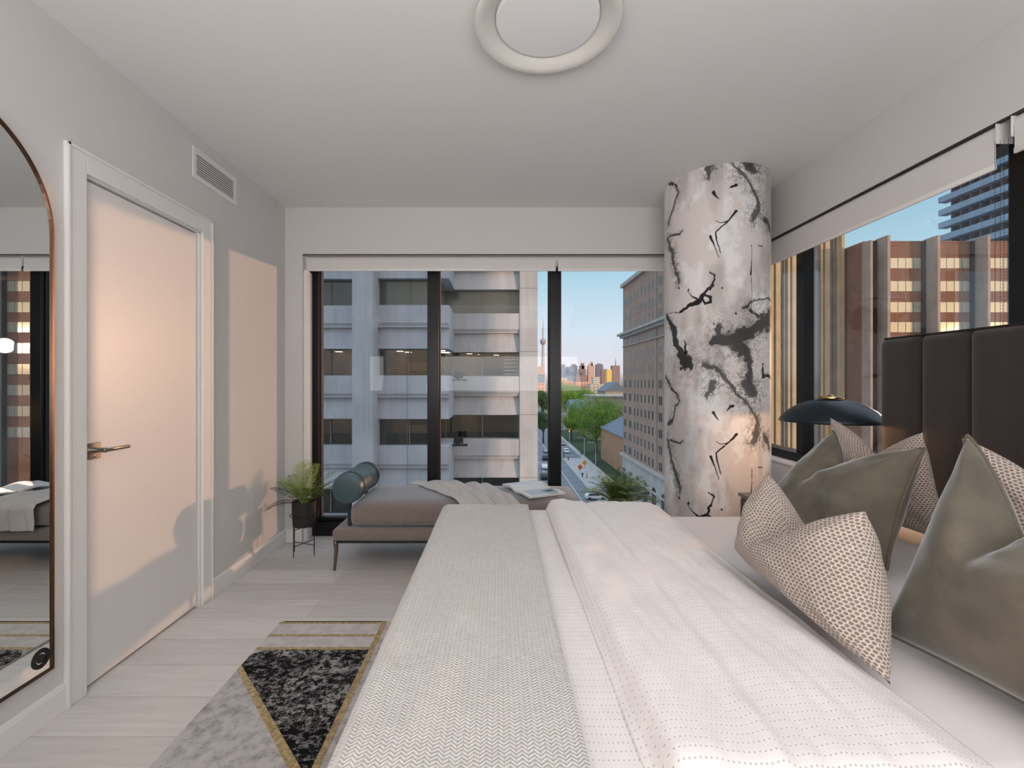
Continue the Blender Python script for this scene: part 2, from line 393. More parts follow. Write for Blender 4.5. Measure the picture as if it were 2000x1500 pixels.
for a, b in ((3.304, 3.80), (1.93, 3.236), (.48, 1.80), (-.28, .35)):
    MB().box(GX-.003, GX+.003, a, b, .80, 2.27).build('window_glass', glass2_m, wf2)
MB().box(GX+.04, GX+.068, 3.236, 3.25, .80, 2.27).build('blind_channel', mat('grey_channel', (150, 156, 160), .4, .6), wf2)
struct('trim_4', MB().box(XR-.012, XR+.068, -.35, 3.86, .72, .74), trim_m, bevel=.003)

def blind(name, label, axis, a0, a1, c, ztop, zbot, grp, chain=None):
    # axis: direction the roller runs; c: position of the roller across the window
    t = thing(name, ((a0+a1)/2, c, zbot) if axis == 'x' else (c, (a0+a1)/2, zbot), label, 'blind', grp)
    R = .028
    if axis == 'x':
        MB().lathe([(0, a0), (R, a0), (R, a1), (0, a1)], (0, c, ztop-.0295), 24, axis='x').build('roller', blind_m, t, smooth='auto')
        MB().box(a0+.005, a1-.005, c-R-.001, c-R+.001, zbot+.012, ztop-.0295).build('fabric', blind_m, t)
        MB().rbox(a0+.005, a1-.005, c-R-.007, c-R+.007, zbot, zbot+.024, .004, 2).build('bottom_bar', trim_m, t, smooth='auto')
        for x in (a0-.003, a1): MB().box(x, x+.003, c-.035, c+.035, ztop-.085, ztop-.001).build('bracket', trim_m, t)
    else:
        MB().lathe([(0, a0), (R, a0), (R, a1), (0, a1)], (c, 0, ztop-.0295), 24, axis='y').build('roller', blind_m, t, smooth='auto')
        MB().box(c-R-.001, c-R+.001, a0+.005, a1-.005, zbot+.012, ztop-.0295).build('fabric', blind_m, t)
        MB().rbox(c-R-.007, c-R+.007, a0+.005, a1-.005, zbot, zbot+.024, .004, 2).build('bottom_bar', trim_m, t, smooth='auto')
        for y in (a0-.003, a1): MB().box(c-.035, c+.035, y, y+.003, ztop-.085, ztop-.001).build('bracket', trim_m, t)
    if chain:
        for (x, y, zz0, zz1) in chain:
            m = MB(); n = int((zz1-zz0)/.012)
            for i in range(n):
                z = zz0+i*(zz1-zz0)/n; r = .0022
                m.add([(x-r, y, z), (x, y-r, z), (x+r, y, z), (x, y+r, z), (x, y, z+r*1.2), (x, y, z-r*1.2)], [(0, 1, 4), (1, 2, 4), (2, 3, 4), (3, 0, 4), (1, 0, 5), (2, 1, 5), (3, 2, 5), (0, 3, 5)])
            m.tube([(x, y, zz0), (x, y, zz1)], .0006, 4)
            m.build('bead_chain', matte_black, t)
    return t
blind('roller_blind', 'wide rolled up white blind over the left panes of the end window', 'x', -1.572, .475, 3.872, 2.322, 2.196, 'white roller blinds')
blind('roller_blind', 'narrow rolled up white blind over the end window beside the painted column', 'x', .483, 1.93, 3.872, 2.322, 2.196, 'white roller blinds')
blind('roller_blind', 'rolled up white blind with bead chains over the side window', 'y', 1.895, 3.78, 2.035, 2.336, 2.150, 'white roller blinds',
      chain=[(1.994, 1.890, 1.40, 2.26), (2.0, 1.876, 1.32, 2.26), (2.006, 1.868, 1.32, 2.26), (2.01, 1.856, 1.36, 2.26)])
blind('roller_blind', 'rolled up white blind nearest the camera, at the right edge of the picture', 'y', -.33, 1.835, 2.035, 2.336, 2.180, 'white roller blinds')
struct('trim_5', MB().box(XR-.001, XR+.02, -.35, 3.86, 2.331, 2.337).box(-1.578, 1.96, YB-.001, YB+.02, 2.319, 2.323), mat('shadow_gap', (60, 58, 58), .7))

# ------------------------------------------------------------------ painted column
CX, CY, CR = 1.5512, 3.362, .3446
TH0 = math.atan2(-CX, -CY); PER = 1.43
ST = [ # ([(arc position, height)...], [half widths...], softness)
 ([(-0.07, 1.407), (0.003, 1.374), (0.074, 1.296), (0.148, 1.203), (0.214, 1.125), (0.282, 1.029), (0.267, 0.967), (0.232, 0.906)],[0.010, 0.012, 0.010, 0.006, 0.007, 0.012, 0.022, 0.016], 1),
 ([(-0.012, 1.094), (0.02, 1.045)],[0.0112, 0.0022], 0), ([(0.11, 1.133), (0.067, 1.106)],[0.0144, 0.0022], 0),
 ([(0.125, 0.962), (0.074, 0.899), (0.003, 0.833), (0.01, 0.778), (0.031, 0.694)],[0.010, 0.005, 0.005, 0.0044, 0.003], 0),
 ([(0.074, 0.899), (0.031, 0.889), (0.003, 0.907)],[0.006, 0.003, 0.002], 0),
 ([(-0.029, 0.807), (-0.004, 0.746), (0.02, 0.666)],[0.0112, 0.0035, 0.0025], 0),
 ([(-0.04, 2.006), (-0.004, 1.979), (-0.012, 1.924), (-0.062, 1.858), (-0.092, 1.83), (-0.165, 1.798), (-0.242, 1.779), (-0.387, 1.766)],[0.0035, 0.006, 0.007, 0.0112, 0.0223, 0.0128, 0.0035, 0.002], 0),
 ([(-0.062, 1.858), (-0.029, 1.844), (-0.029, 1.813), (-0.062, 1.806), (-0.077, 1.836)],[0.008, 0.0096, 0.0096, 0.0096, 0.008], 0),
 ([(-0.183, 1.907), (-0.148, 1.861), (-0.092, 1.83)],[0.002, 0.0038, 0.0086], 0),
 ([(0.227, 2.168), (0.228, 2.075), (0.221, 1.981)],[0.003, 0.002, 0.007], 0), ([(0.225, 1.981), (0.228, 1.856), (0.225, 1.732)],[0.002, 0.0015, 0.002], 0),
 ([(0.282, 2.173), (0.322, 2.171)],[0.004, 0.004], 0),
 ([(-0.413, 1.766), (-0.302, 1.666), (-0.276, 1.546), (-0.242, 1.478), (-0.192, 1.426), (-0.162, 1.401)],[0.016, 0.024, 0.024, 0.044, 0.060, 0.028], .3),
 ([(-0.187, 1.565), (-0.187, 1.491)],[0.006, 0.016], 0),
 ([(-0.413, 1.313), (-0.276, 1.22), (-0.253, 1.163), (-0.316, 1.05), (-0.378, 0.985)],[0.0144, 0.008, 0.0064, 0.008, 0.0144], .6),
 ([(-0.378, 0.882), (-0.331, 0.786), (-0.302, 0.689), (-0.264, 0.613), (-0.253, 0.532)],[0.016, 0.016, 0.0128, 0.0128, 0.008], .8),
 ([(-0.348, 0.886), (-0.242, 0.874), (-0.217, 0.893)],[0.008, 0.006, 0.004], .6),
 ([(-0.019, 1.54), (0.031, 1.569), (0.118, 1.568), (0.214, 1.615), (0.317, 1.673), (0.464, 1.726)],[0.022, 0.045, 0.056, 0.050, 0.056, 0.075], .5),
 ([(0.118, 1.544), (0.18, 1.482), (0.21, 1.42), (0.21, 1.311), (0.236, 1.226)],[0.042, 0.036, 0.024, 0.020, 0.012], .6),
 ([(0.18, 1.762), (0.232, 1.802), (0.317, 1.828), (0.453, 1.846)],[0.013, 0.007, 0.005, 0.006], .5),
 ([(0.33, 1.398), (0.338, 1.335), (0.453, 1.312)],[0.008, 0.013, 0.018], .2),
 ([(0.223, 1.763), (0.271, 1.718), (0.42, 1.761)],[0.012, 0.010, 0.010], .5),
 ([(0.017, 1.664), (0.024, 1.616)],[0.013, 0.0205], .6), ([(0.188, 1.272), (0.223, 1.241), (0.251, 1.225)],[0.0287, 0.0415, 0.0223], .8),
 ([(0.344, 2.355), (0.384, 2.339), (0.42, 2.291)],[0.02, 0.02, 0.01], .8),
 ([(-0.02, 2.71), (-0.05, 2.62)],[0.02, 0.01], 1.0),
 ([(0.038, 1.9), (0.04, 1.899)],[0.007, 0.007], 0), ([(0.122, 1.731), (0.124, 1.729)],[0.007, 0.007], 0),
 ([(-0.249, 0.503), (-0.246, 0.5)],[0.0086, 0.0086], 0), ([(-0.174, 0.475), (-0.171, 0.484)],[0.007, 0.007], 0), ([(-0.012, 1.673), (-0.01, 1.671)],[0.006, 0.006], 0)]
def fbm(x, y, oct=5, seed=0):
    tot = np.zeros_like(x); amp = .5; nrm_ = 0
    rs = np.random.RandomState(seed)
    for o in range(oct):
        g = rs.rand(64, 64); xi = np.floor(x).astype(int); yi = np.floor(y).astype(int); fx = x-xi; fy = y-yi
        fx = fx*fx*(3-2*fx); fy = fy*fy*(3-2*fy); a = g[xi % 64, yi % 64]; b = g[(xi+1) % 64, yi % 64]; c = g[xi % 64, (yi+1) % 64]; d = g[(xi+1) % 64, (yi+1) % 64]
        tot += amp*((a*(1-fx)+b*fx)*(1-fy)+(c*(1-fx)+d*fx)*fy); nrm_ += amp; amp *= .55; x = x*2.03+7.1; y = y*2.03+3.7
    return tot/nrm_
def column():
    vis = np.linspace(-1.78, 1.78, 420); rest = np.linspace(1.78, 2*PI-1.78, 24)[1:-1]
    al = np.concatenate([vis, rest]); zs = np.linspace(0, H, 900)
    n, m = len(al), len(zs)
    A, Z = np.meshgrid(al, zs, indexing='ij'); ang = TH0-A
    X = CX+CR*np.sin(ang); Y = CY+CR*np.cos(ang)
    S = A*CR
    wx = (fbm(S*16+3, Z*16, 5, 1)-.5)*.055; wy = (fbm(S*16+9, Z*16+5, 5, 2)-.5)*.055
    N1 = fbm(S*40+5, Z*40, 5, 3); N2 = fbm(S*170, Z*170, 3, 4); N3 = fbm(S*7, Z*5, 5, 5); N4 = fbm(S*5+31, Z*1.8+3, 5, 6)
    ink = np.zeros_like(S); halo = np.zeros_like(S)
    def seg(px, py, a, b, ra, rb):
        vx, vy = b[0]-a[0], b[1]-a[1]; L = vx*vx+vy*vy+1e-12
        t = np.clip(((px-a[0])*vx+(py-a[1])*vy)/L, 0, 1); d = np.hypot(px-a[0]-t*vx, py-a[1]-t*vy)
        return d, ra+(rb-ra)*t
    sm = lambda x, a, b: (lambda t: t*t*(3-2*t))(np.clip((x-a)/(b-a), 0, 1))
    for pts, ws, soft in ST:
        k = .25 if max(ws) < .012 else 1.0
        for rep in (-1, 0, 1):
            q = [(a, b+rep*PER) for a, b in pts]
            if min(b for _, b in q) > H+.1 or max(b for _, b in q) < -.1: continue
            lo = min(b for _, b in q)-.25; hi = max(b for _, b in q)+.25
            i0, i1 = max(0, int(lo/H*m)), min(m, int(hi/H*m)+1)
            if i1 <= i0: continue
            sl = slice(i0, i1); px = S[:, sl]+wx[:, sl]*k; py = Z[:, sl]+wy[:, sl]*k
            best = np.full(px.shape, 9.)
            for j in range(len(q)-1):
                d, r = seg(px, py, q[j], q[j+1], ws[j], ws[j+1]); best = np.minimum(best, d/r)
            nn = (N1[:, sl]-.5)*(1.2 if soft else .3)
            v = 1-sm(best+nn, .75, 1.0+.5*soft)
            ink[:, sl] = np.maximum(ink[:, sl], v*(1-.15*soft))
            if soft:
                hh = np.exp(-(best/(2.6+soft))**2)*sm(N2[:, sl]*.7+N1[:, sl]*.6, .55, .80)*.9*min(1, soft+.2)
                halo[:, sl] = np.maximum(halo[:, sl], hh)
    # fine spatter and pale grey washes
    spat = sm(N2, .80, .86)*sm(N3, .52, .7)*.8
    wash = sm(N4, .46, .70)*.32+sm(fbm(S*22, Z*3.5, 5, 8), .58, .8)*.22*sm(N3, .4, .6)
    dk = np.clip(np.maximum(np.maximum(ink, halo), spat), 0, 1)
    tone = np.clip(1-wash, 0, 1)
    C = np.ones((n, m, 4)); paperc = srgb((228, 220, 217)); inkc = srgb((24, 23, 25)); white = srgb((240, 238, 238))
    mixw = sm(N3, .5, .62)
    for i in range(3):
        basec = (paperc[i]*(1-mixw)+white[i]*mixw)*tone
        C[:, :, i] = basec*(1-dk)+inkc[i]*dk
    V = np.stack([X, Y, Z], -1).reshape(-1, 3)
    ii = np.arange(n); jj = np.arange(m-1)
    I, J = np.meshgrid(ii, jj, indexing='ij'); I2 = (I+1) % n
    Fc = np.stack([I*m+J, I*m+J+1, I2*m+J+1, I2*m+J], -1).reshape(-1, 4)
    me = bpy.data.meshes.new('column'); me.vertices.add(len(V)); me.vertices.foreach_set('co', V.ravel())
    me.loops.add(Fc.size); me.loops.foreach_set('vertex_index', Fc.ravel().astype(np.int32))
    me.polygons.add(len(Fc)); me.polygons.foreach_set('loop_start', (np.arange(len(Fc))*4).astype(np.int32))
    me.update(calc_edges=True); me.polygons.foreach_set('use_smooth', [True]*len(me.polygons))
    ca = me.color_attributes.new('ink', 'FLOAT_COLOR', 'POINT'); ca.data.foreach_set('color', C.reshape(-1).astype(np.float32))
    b = NB('ink_wallpaper'); a = b.new('ShaderNodeAttribute'); a.attribute_name = 'ink'; b.base(a.outputs['Color'])
    me.materials.append(b.put(.6, 0, .35))
    o = bpy.data.objects.new('column', me); COL.objects.link(o)
    tag(o, 'round floor to ceiling column wrapped in black and white ink splash wallpaper', 'column')
column()

# ------------------------------------------------------------------ ceiling light
cl = thing('ceiling_light', (.187, 1.79, 2.64), 'round white flush ceiling light with a broad dished rim', 'ceiling light')
MB().lathe([(.235, .06), (.25, .055), (.270, .030), (.277, .012), (.275, .004), (.268, .0), (.245, .006), (.222, .020), (.205, .034), (.197, .040), (.195, .052), (.20, .06)], (.187, 1.79, H-.06), 96).build('rim', mat('lamp_rim_white', (222, 219, 214), .6, var=.01), cl, smooth=True)
MB().lathe([(0, .012), (.12, .012), (.190, .016), (.196, .022), (.196, .05), (0, .05)], (.187, 1.79, H-.056), 64).build('diffuser', mat('lamp_diffuser', (236, 236, 235), .5, var=.005), cl, smooth='auto')

# ------------------------------------------------------------------ mirror
mi = thing('arched_mirror', (XL, 1.4, .2), 'tall arched wall mirror in a thin bronze frame by the white door', 'mirror')
MX = XL+.018
def arch(R, n=40, zb=.20, yc=1.4, zc=1.85):
    p = [(yc-R, zb+(.4-R)), (yc+R, zb+(.4-R))]
    p += [(yc+R*math.cos(t), zc+R*math.sin(t)) for t in [PI*i/n for i in range(n+1)]]
    return p
o_, i_ = arch(.4), arch(.392)
m = MB(); n = len(o_)
vs = [(x, *p) for x in (MX+.006, XL+.004) for p in o_]+[(x, *p) for x in (MX+.006, XL+.004) for p in i_]
fs = []
for k in range(n):
    a = (k+1) % n
    fs += [(k, a, 2*n+a, 2*n+k), (n+k, n+a, a, k), (3*n+k, 3*n+a, n+a, n+k), (2*n+k, 2*n+a, 3*n+a, 3*n+k)]
m.add(vs, fs).build('frame', bronze, mi)
b = NB('silvered_glass'); b.base((.80, .84, .84)); mirror_m = b.put(.0, 1, .5)
m = MB(); p = arch(.393); m.add([(MX, *q) for q in p]+[(XL+.008, *q) for q in p], [tuple(range(len(p))), tuple(range(2*len(p)-1, len(p)-1, -1))]+[(k, (k+1) % len(p), len(p)+(k+1) % len(p), len(p)+k) for k in range(len(p))])
m.build('mirror_glass', mirror_m, mi)
m = MB(); m.lathe([(.020, 0), (.036, 0), (.036, .002), (.020, .002)], (MX, 1.752, .265), 40, axis='x').lathe([(0, 0), (.016, 0), (.016, .002), (0, .002)], (MX, 1.752, .265), 24, axis='x')
m.build('black_ring', matte_black, mi)  # black ring and dot on the mirror glass

# ------------------------------------------------------------------ rug
RX0, RX1, RY0, RY1 = -1.165, 1.25, .15, 2.526
def rug():
    def fuzzy(name, lo, hi, sc=26, t0=.35, t1=.65, st=None):
        b = NB(name); n = b.noise(sc, 6, stretch=st, rough=.7); n2 = b.noise(380, 2)
        b.base(b.mix(b.smooth(n, t0, t1), srgb(lo), srgb(hi))); b.bump(b.math('ADD', n, b.math('MULTIPLY', n2, .5)), .5, .006); b.p.inputs['Sheen Weight'].default_value = .3
        return b.put(.95, 0, .1)
    grey = fuzzy('rug_grey_pile', (142, 137, 135), (198, 193, 191), 22, .30, .60)
    pale = fuzzy('rug_pale_pile', (186, 181, 178), (206, 202, 200), 20)
    gold = fuzzy('rug_gold_pile', (138, 116, 76), (196, 172, 124), 60)
    b = NB('rug_black_marble'); n = b.noise(7, 9, stretch=(1, 1.6, 1), rough=.8); n2 = b.noise(38, 6, rough=.8)
    v = b.math('ABSOLUTE', b.math('SUBTRACT', n, .5)); vein = b.math('SUBTRACT', 1, b.smooth(v, .0, .05)); big = b.noise(3.2, 3)
    f = b.math('MULTIPLY', b.math('MULTIPLY', b.math('ADD', vein, b.smooth(big, .50, .62)), b.smooth(n2, .44, .6)), 1)
    b.base(b.mix(f, srgb((22, 22, 24)), srgb((168, 166, 166)))); b.bump(n2, .5, .006); black = b.put(.95, 0, .1)
    r = thing('area_rug', (.04, 1.34, 0), 'grey pile rug with a black marbled triangle edged in gold, beside the bed', 'rug')
    T = .010
    MB().rbox(RX0, RX1, RY0, RY1, 0.0005, T, .004, 2).build('pile', grey, r, smooth='auto')
    def flat(name, m, polys, z=T+.0015):
        mb = MB()
        for p in polys: mb.prism(p, 'z', T-.004, z)
        mb.build(name, m, r)
    E = .001
    flat('pale_band', pale, [[(RX0+E, 2.262), (-.62, 2.262), (-.62, 2.50), (RX0+E, 2.50)]])
    flat('gold_line', gold, [[(-.62, 1.36), (-.595, 1.36), (-.595, RY1-E), (-.62, RY1-E)], [(RX0+E, 2.498), (-.62, 2.498), (-.62, 2.514), (RX0+E, 2.514)],
        [(RX0+E, 2.372), (-.62, 2.372), (-.62, 2.392), (RX0+E, 2.392)], [(RX0+E, 2.256), (-.62, 2.256), (-.62, 2.276), (RX0+E, 2.276)],
        [(RX0+E, 2.135), (RX0+E, 2.100), (-.62, 1.475), (-.62, 1.525)]], T+.0025)
    flat('black_marbled_panel', black, [[(RX0+E, 2.135), (-.62, 1.525), (-.62, 2.256), (RX0+E+.04, 2.256), (RX0+E, 2.21)]])
    flat('black_edge', mat('rug_black_edge', (30, 30, 32), .9), [[(RX0+.02, 2.514), (-.62, 2.514), (-.62, RY1-E), (RX0+.02, RY1-E)]])
rug()

# ------------------------------------------------------------------ bed
BX0, BX1, BY0, BY1, BZ = -.215, 1.84, .74, 2.285, .655
bed = thing('bed', (.8, 1.5, 0), 'wide bed with a dark brown channel tufted headboard against the side window', 'bed')
MB().rbox(BX0+.02, BX1, BY0+.01, BY1-.01, .33, BZ, .05, 4).build('mattress', sheet_m, bed, smooth=True)
MB().rbox(BX0+.03, BX1, BY0+.02, BY1-.02, .12, .33, .015, 2).build('bed_base', felt, bed, smooth='auto')
for x in (BX0+.12, BX1-.15):
    for y in (BY0+.12, BY1-.12): MB().tube([(x, y, .011), (x, y, .125)], [.018, .026], 12).build('leg', matte_black, bed)
# headboard: padded channels with rounded lower corners
hbt = lambda y: 1.498
ch_edges = [2.28, 2.06, 1.847, 1.63, 1.41, 1.19, .97, .74]
hb = MB()
def hb_low(y):                       # outline: the panel narrows towards the bottom at each end
    e = 2.28-y if y > 1.5 else y-.74
    return .74 + (.52*(1-min(1, e/.12))**2 if e < .12 else 0)
for a, b_ in zip(ch_edges[:-1], ch_edges[1:]):
    def fn(u, v, a=a, b_=b_):
        y = a+(b_-a)*u; lo = hb_low(y) ; zt = 1.498-(.012 if False else 0)
        e = min(2.28-y, y-.74); top = zt-(.035*(1-min(1, e/.03))**2 if e < .03 else 0)
        z = lo+(top-lo)*v
        q = abs(2*u-1); bul = .026*(1-q**5)+.003
        ed = min(1, min((top-z), 9)/.03); bul *= math.sqrt(max(0, 1-(1-ed)**2)) if ed < 1 else 1
        return (1.885-.035-bul+.01, y, z)
    hb.grid(fn, 14, 50)
hb.build('headboard', felt, bed, smooth=True, fix=True)
hp = [(y, hb_low(y)) for y in np.linspace(.74, 2.28, 60)]
m = MB(); prof = [(float(y), float(z)) for y, z in hp]+[(2.28, 1.47), (2.255, 1.495), (.765, 1.495), (.74, 1.47)]
m.prism(prof, 'x', 1.856, 1.925); m.build('headboard_back', mat('headboard_back', (40, 34, 33), .8), bed)
MB().tube([(1.858, y, 1.4985) for y in (2.262, 2.06, 1.63, 1.19, .76)], .006, 8).build('headboard_piping', mat('dark_piping', (28, 24, 26), .7), bed, smooth=True)

def edge(s, e0, e1, r):               # fold a flat coordinate over the edges e0 / e1 -> (coordinate, drop, overhang)
    for e, sg in ((e0, -1), (e1, 1)):
        d = (s-e)*sg
        if d > 0:
            a = min(d/r, PI/2); return e+sg*r*math.sin(a), r*(1-math.cos(a))+max(0, d-r*PI/2), d
    return s, 0, 0
def drape(name, m, parent, xs, ys, top, ex0, ex1, ey0, ey1, r=.035, thick=.012, flare=.012, floor_z=.03):
    nx, ny = xs[2], ys[2]
    mb = MB()
    def fn(u, v):
        sx = xs[0]+(xs[1]-xs[0])*u; sy = ys[0]+(ys[1]-ys[0])*v
        x, dx, ox = edge(sx, ex0, ex1, r); y, dy, oy = edge(sy, ey0, ey1, r)
        drop = math.hypot(dx, dy)
        z = top(x, y)-drop
        if dx > r*.7: x -= flare*math.sin(sy*21+1)*min(1, dx/.2)*(1 if sx < ex0 else -1)
        if dy > r*.7: y += flare*math.sin(sx*24)*min(1, dy/.2)*(1 if sy > ey1 else -1)+.015*min(1, dy/.3)*(1 if sy > ey1 else -1)
        return (x, y, max(floor_z, z))
    mb.grid(fn, nx, ny)
    return mb.build(name, m, parent, smooth=True, solid=thick)
sm1 = lambda x, a, b: (lambda t: t*t*(3-2*t))(max(0, min(1, (x-a)/(b-a))))
def nz(x, y, s, k=0): return noise.noise(Vector((x*s, y*s, k)))
cov = thing('coverlet', (.3, 1.5, .66), 'white dashed weave coverlet over the bed, folded back below the pillows', 'coverlet')
cvt = lambda x, y: BZ+.012+.004*nz(x*2, y, 4)
drape('lower_layer', coverlet_m, cov, (BX0-.36, .44, 70), (BY0-.30, BY1+.33, 120), cvt, BX0, 9, BY0, BY1, thick=.008)
def fold_top(x, y):
    xe = .243+.012*math.sin(y*2.2+.5)
    h = .040*sm1(x, xe-.004, xe+.028)+.012*math.exp(-((x-xe-.06)/.05)**2)
    h += .006*math.exp(-((x-.40-.05*math.sin(y*1.3))/.012)**2)-.006*math.exp(-((x-.425-.05*math.sin(y*1.3))/.02)**2)
    h -= .022*sm1(x, .70, .775+.02*math.sin(y*3))
    return BZ+.012+h+.006*nz(x*2.5, y, 5, 3)+.004*nz(x*6, y*1.3, 6, 9)
drape('folded_layer', coverlet_m, cov, (.235, .775, 90), (BY0-.28, BY1+.30, 120), fold_top, -9, 9, BY0, BY1+.004, thick=.010, r=.045)
blk = tag(drape('knitted_throw', throw_m, None, (BX0-.30, .145, 60), (BY0-.34, BY1+.36, 130), lambda x, y: BZ+.032+.004*nz(x*3, y*1.4, 5, 8)+.004*math.sin(x*40+math.sin(y*3)*1.2)*sm1(y, 1.9, 1.2), BX0-.020, 9, BY0-.018, BY1+.020, thick=.014, r=.04, flare=.016),
          'pale grey herringbone throw laid across the foot of the bed', 'throw')

# ------------------------------------------------------------------ pillows
def pillow(name, label, m, TL, TR, BL, BR, thick, chop, pipe=None, seed=0, grp=None, front=(-1, 0, .3), low=.10, skew=.5):
    TL, TR, BL, BR = map(Vector, (TL, TR, BL, BR)); c = (TL+TR+BL+BR)/4
    N = (TR-TL+BR-BL).cross(TL-BL+TR-BR).normalized()
    if N.dot(Vector(front)) < 0: N = -N
    W = ((TR-TL).length+(BR-BL).length)/2; Hh = ((TL-BL).length+(TR-BR).length)/2
    nu = nv = 64
    def P(u, v, side):
        a, b = 2*u-1, 2*v-1
        p = BL.lerp(BR, u).lerp(TL.lerp(TR, u), v)
        pin = .055
        p = p+(BL-BR).normalized()*0
        cu = (TR-TL).normalized(); cv = ((TL+TR)-(BL+BR)).normalized()
        p -= cu*a*W*.5*pin*1.6*(1-b*b)**1.0*abs(a)
        p -= cv*b*Hh*.5*pin*1.3*(1-a*a)*abs(b)
        # karate chop: the top edge sinks in a V between the two ears
        k = max(0, 1-(u-skew)/(1-skew) if u > skew else 1-(skew-u)/skew); vv = k**1.15*(0.25*k+.75)
        dent = chop*vv*max(0, v-.28)**1.1*1.45
        p -= cv*dent
        e = max(0, (1-abs(a)**2.6))**.55*max(0, (1-abs(b)**2.6))**.55
        t = thick*.5*e
        t *= 1-.60*vv*sm1(v, .45, 1)*(chop/.15 if chop < .15 else 1)
        # crease running from the notch down the face and folds out to the corners
        cr = math.exp(-((u-skew)/.05)**2)*sm1(v, .25, .8)*.35
        t -= thick*.5*cr*e*.7*(chop > 0)
        wv = noise.noise(Vector((u*3.1+seed, v*3.3, side+seed)))*.020+noise.noise(Vector((u*8+seed, v*8, side+seed)))*.006
        for cu_, cv_ in ((0, 1), (1, 1), (0, 0), (1, 0)):
            dx, dy = u-cu_, v-cv_; r_ = math.hypot(dx, dy); an = math.atan2(dy, dx)
            wv += .007*math.sin(an*9+seed)*math.exp(-((r_-.2)/.14)**2)
        t += wv*e
        return p+N*side*max(t, 0)+N*(-.0)
    mb = MB(); uv = []
    for side in (1, -1):
        mb.grid(lambda u, v: P(u, v, side), nu, nv)
    o = mb.build(name, m, None, smooth=True, fix=False)
    me = o.data; ul = me.uv_layers.new(name='UVMap'); co = []
    nvv = (nu+1)*(nv+1)
    idx = np.zeros(len(me.loops), np.int32); me.loops.foreach_get('vertex_index', idx)
    PP = np.array(mb.v).reshape(2, nu+1, nv+1, 3)
    du = np.concatenate([np.zeros((2, 1, nv+1)), np.cumsum(np.linalg.norm(np.diff(PP, axis=1), axis=-1), axis=1)], 1); du -= du[:, nu//2:nu//2+1]
    dv = np.concatenate([np.zeros((2, nu+1, 1)), np.cumsum(np.linalg.norm(np.diff(PP, axis=2), axis=-1), axis=2)], 2); dv -= dv[:, :, nv//2:nv//2+1]
    U = du.ravel()[idx]+3; V = dv.ravel()[idx]+3
    ul.data.foreach_set('uv', np.stack([U, V], -1).ravel().astype(np.float32))
    bm = bmesh.new(); bm.from_mesh(me); bmesh.ops.remove_doubles(bm, verts=bm.verts, dist=.0004); bmesh.ops.recalc_face_normals(bm, faces=bm.faces); bm.to_mesh(me); bm.free()
    tag(o, label, 'pillow', grp)
    if pipe:
        loop = [P(i/40, 1, 0) for i in range(41)]+[P(1, 1-i/40, 0) for i in range(1, 41)]+[P(1-i/40, 0, 0) for i in range(1, 41)]+[P(0, i/40, 0) for i in range(1, 41)]
        MB().tube(loop, .0045, 6, cap=False).build('piping', pipe, o, smooth=True)
    return o
T0 = BZ+.012
G = 'cushions at the head of the bed'
pillow('pillow', 'chopped basket weave pillow in front, lying against the two velvet ones', tweed, TL=at(1500, 924, 1.56), TR=at(1690, 998, 1.12), BL=(.83, 1.60, T0+.03), BR=(.775, .93, T0+.03), thick=.25, chop=.17, seed=1, grp=G, skew=.40)
pillow('pillow', 'olive velvet pillow nearest the window column, behind the front woven pillow', velvet, TL=at(1628, 842, 2.04), TR=at(1806, 876, 1.52), BL=(1.20, 2.18, T0+.03), BR=(1.24, 1.50, T0+.03), thick=.20, chop=.12, pipe=piping_m, seed=2, grp=G, skew=.36)
pillow('pillow', 'basket weave pillow below the black lamp, furthest from the camera', tweed, TL=at(1621, 815, 2.22), TR=at(1802, 845, 1.75), BL=(1.60, 2.24, T0+.03), BR=(1.66, 1.72, T0+.03), thick=.16, chop=.12, seed=3, grp=G)
pillow('pillow', 'large olive velvet pillow at the right edge of the picture', velvet, TL=at(1889, 850, 1.22), TR=(1.22, .62, 1.13), BL=(.935, 1.15, T0+.02), BR=(1.0, .50, T0+.02), thick=.24, chop=.20, pipe=piping_m, seed=4, grp=G, skew=.30)
pillow('pillow', 'basket weave pillow leaning on the headboard behind the large velvet pillow', tweed, TL=at(1878, 853, 1.40), TR=(1.46, .92, 1.11), BL=(1.45, 1.50, T0+.03), BR=(1.5, .88, T0+.03), thick=.16, chop=.12, seed=5, grp=G)

# ------------------------------------------------------------------ nightstand and lamp
ns = thing('nightstand', (1.70, 2.60, 0), 'dark low nightstand between the bed and the painted column', 'nightstand')
MB().rbox(1.47, 1.96, 2.33, 2.86, .16, .60, .01, 2).build('cabinet', mat('nightstand_body', (74, 70, 76), .5), ns, smooth='auto')
MB().rbox(1.46, 1.97, 2.32, 2.87, .60, .62, .004, 2).build('top', mat('nightstand_top', (88, 84, 92), .25), ns, smooth='auto')
for z in (.19, .395):
    d_ = MB().rbox(1.462, 1.47, 2.345, 2.845, z, z+.19, .003, 1).build('drawer', mat('nightstand_body', (74, 70, 76), .5), ns)
    MB().lathe([(0, -.012), (.010, -.012), (.010, 0), (0, 0)], (1.462, 2.60, z+.10), 16, axis='x').build('knob', brass, d_)
for x in (1.52, 1.91):
    for y in (2.38, 2.81): MB().tube([(x, y, .0), (x, y, .162)], [.010, .016], 10).build('leg', matte_black, ns)
LX, LY = 1.765, 2.50
la = thing('table_lamp', (LX, LY, .62), 'black dome table lamp with brass top, lit, behind the pillows', 'lamp')
sh = [(.0, .118), (.055, .116), (.10, .107), (.15, .087), (.195, .057), (.228, .022), (.241, .0), (.237, -.003), (.222, .016), (.19, .048), (.145, .077), (.10, .096), (.05, .105), (0, .107)]
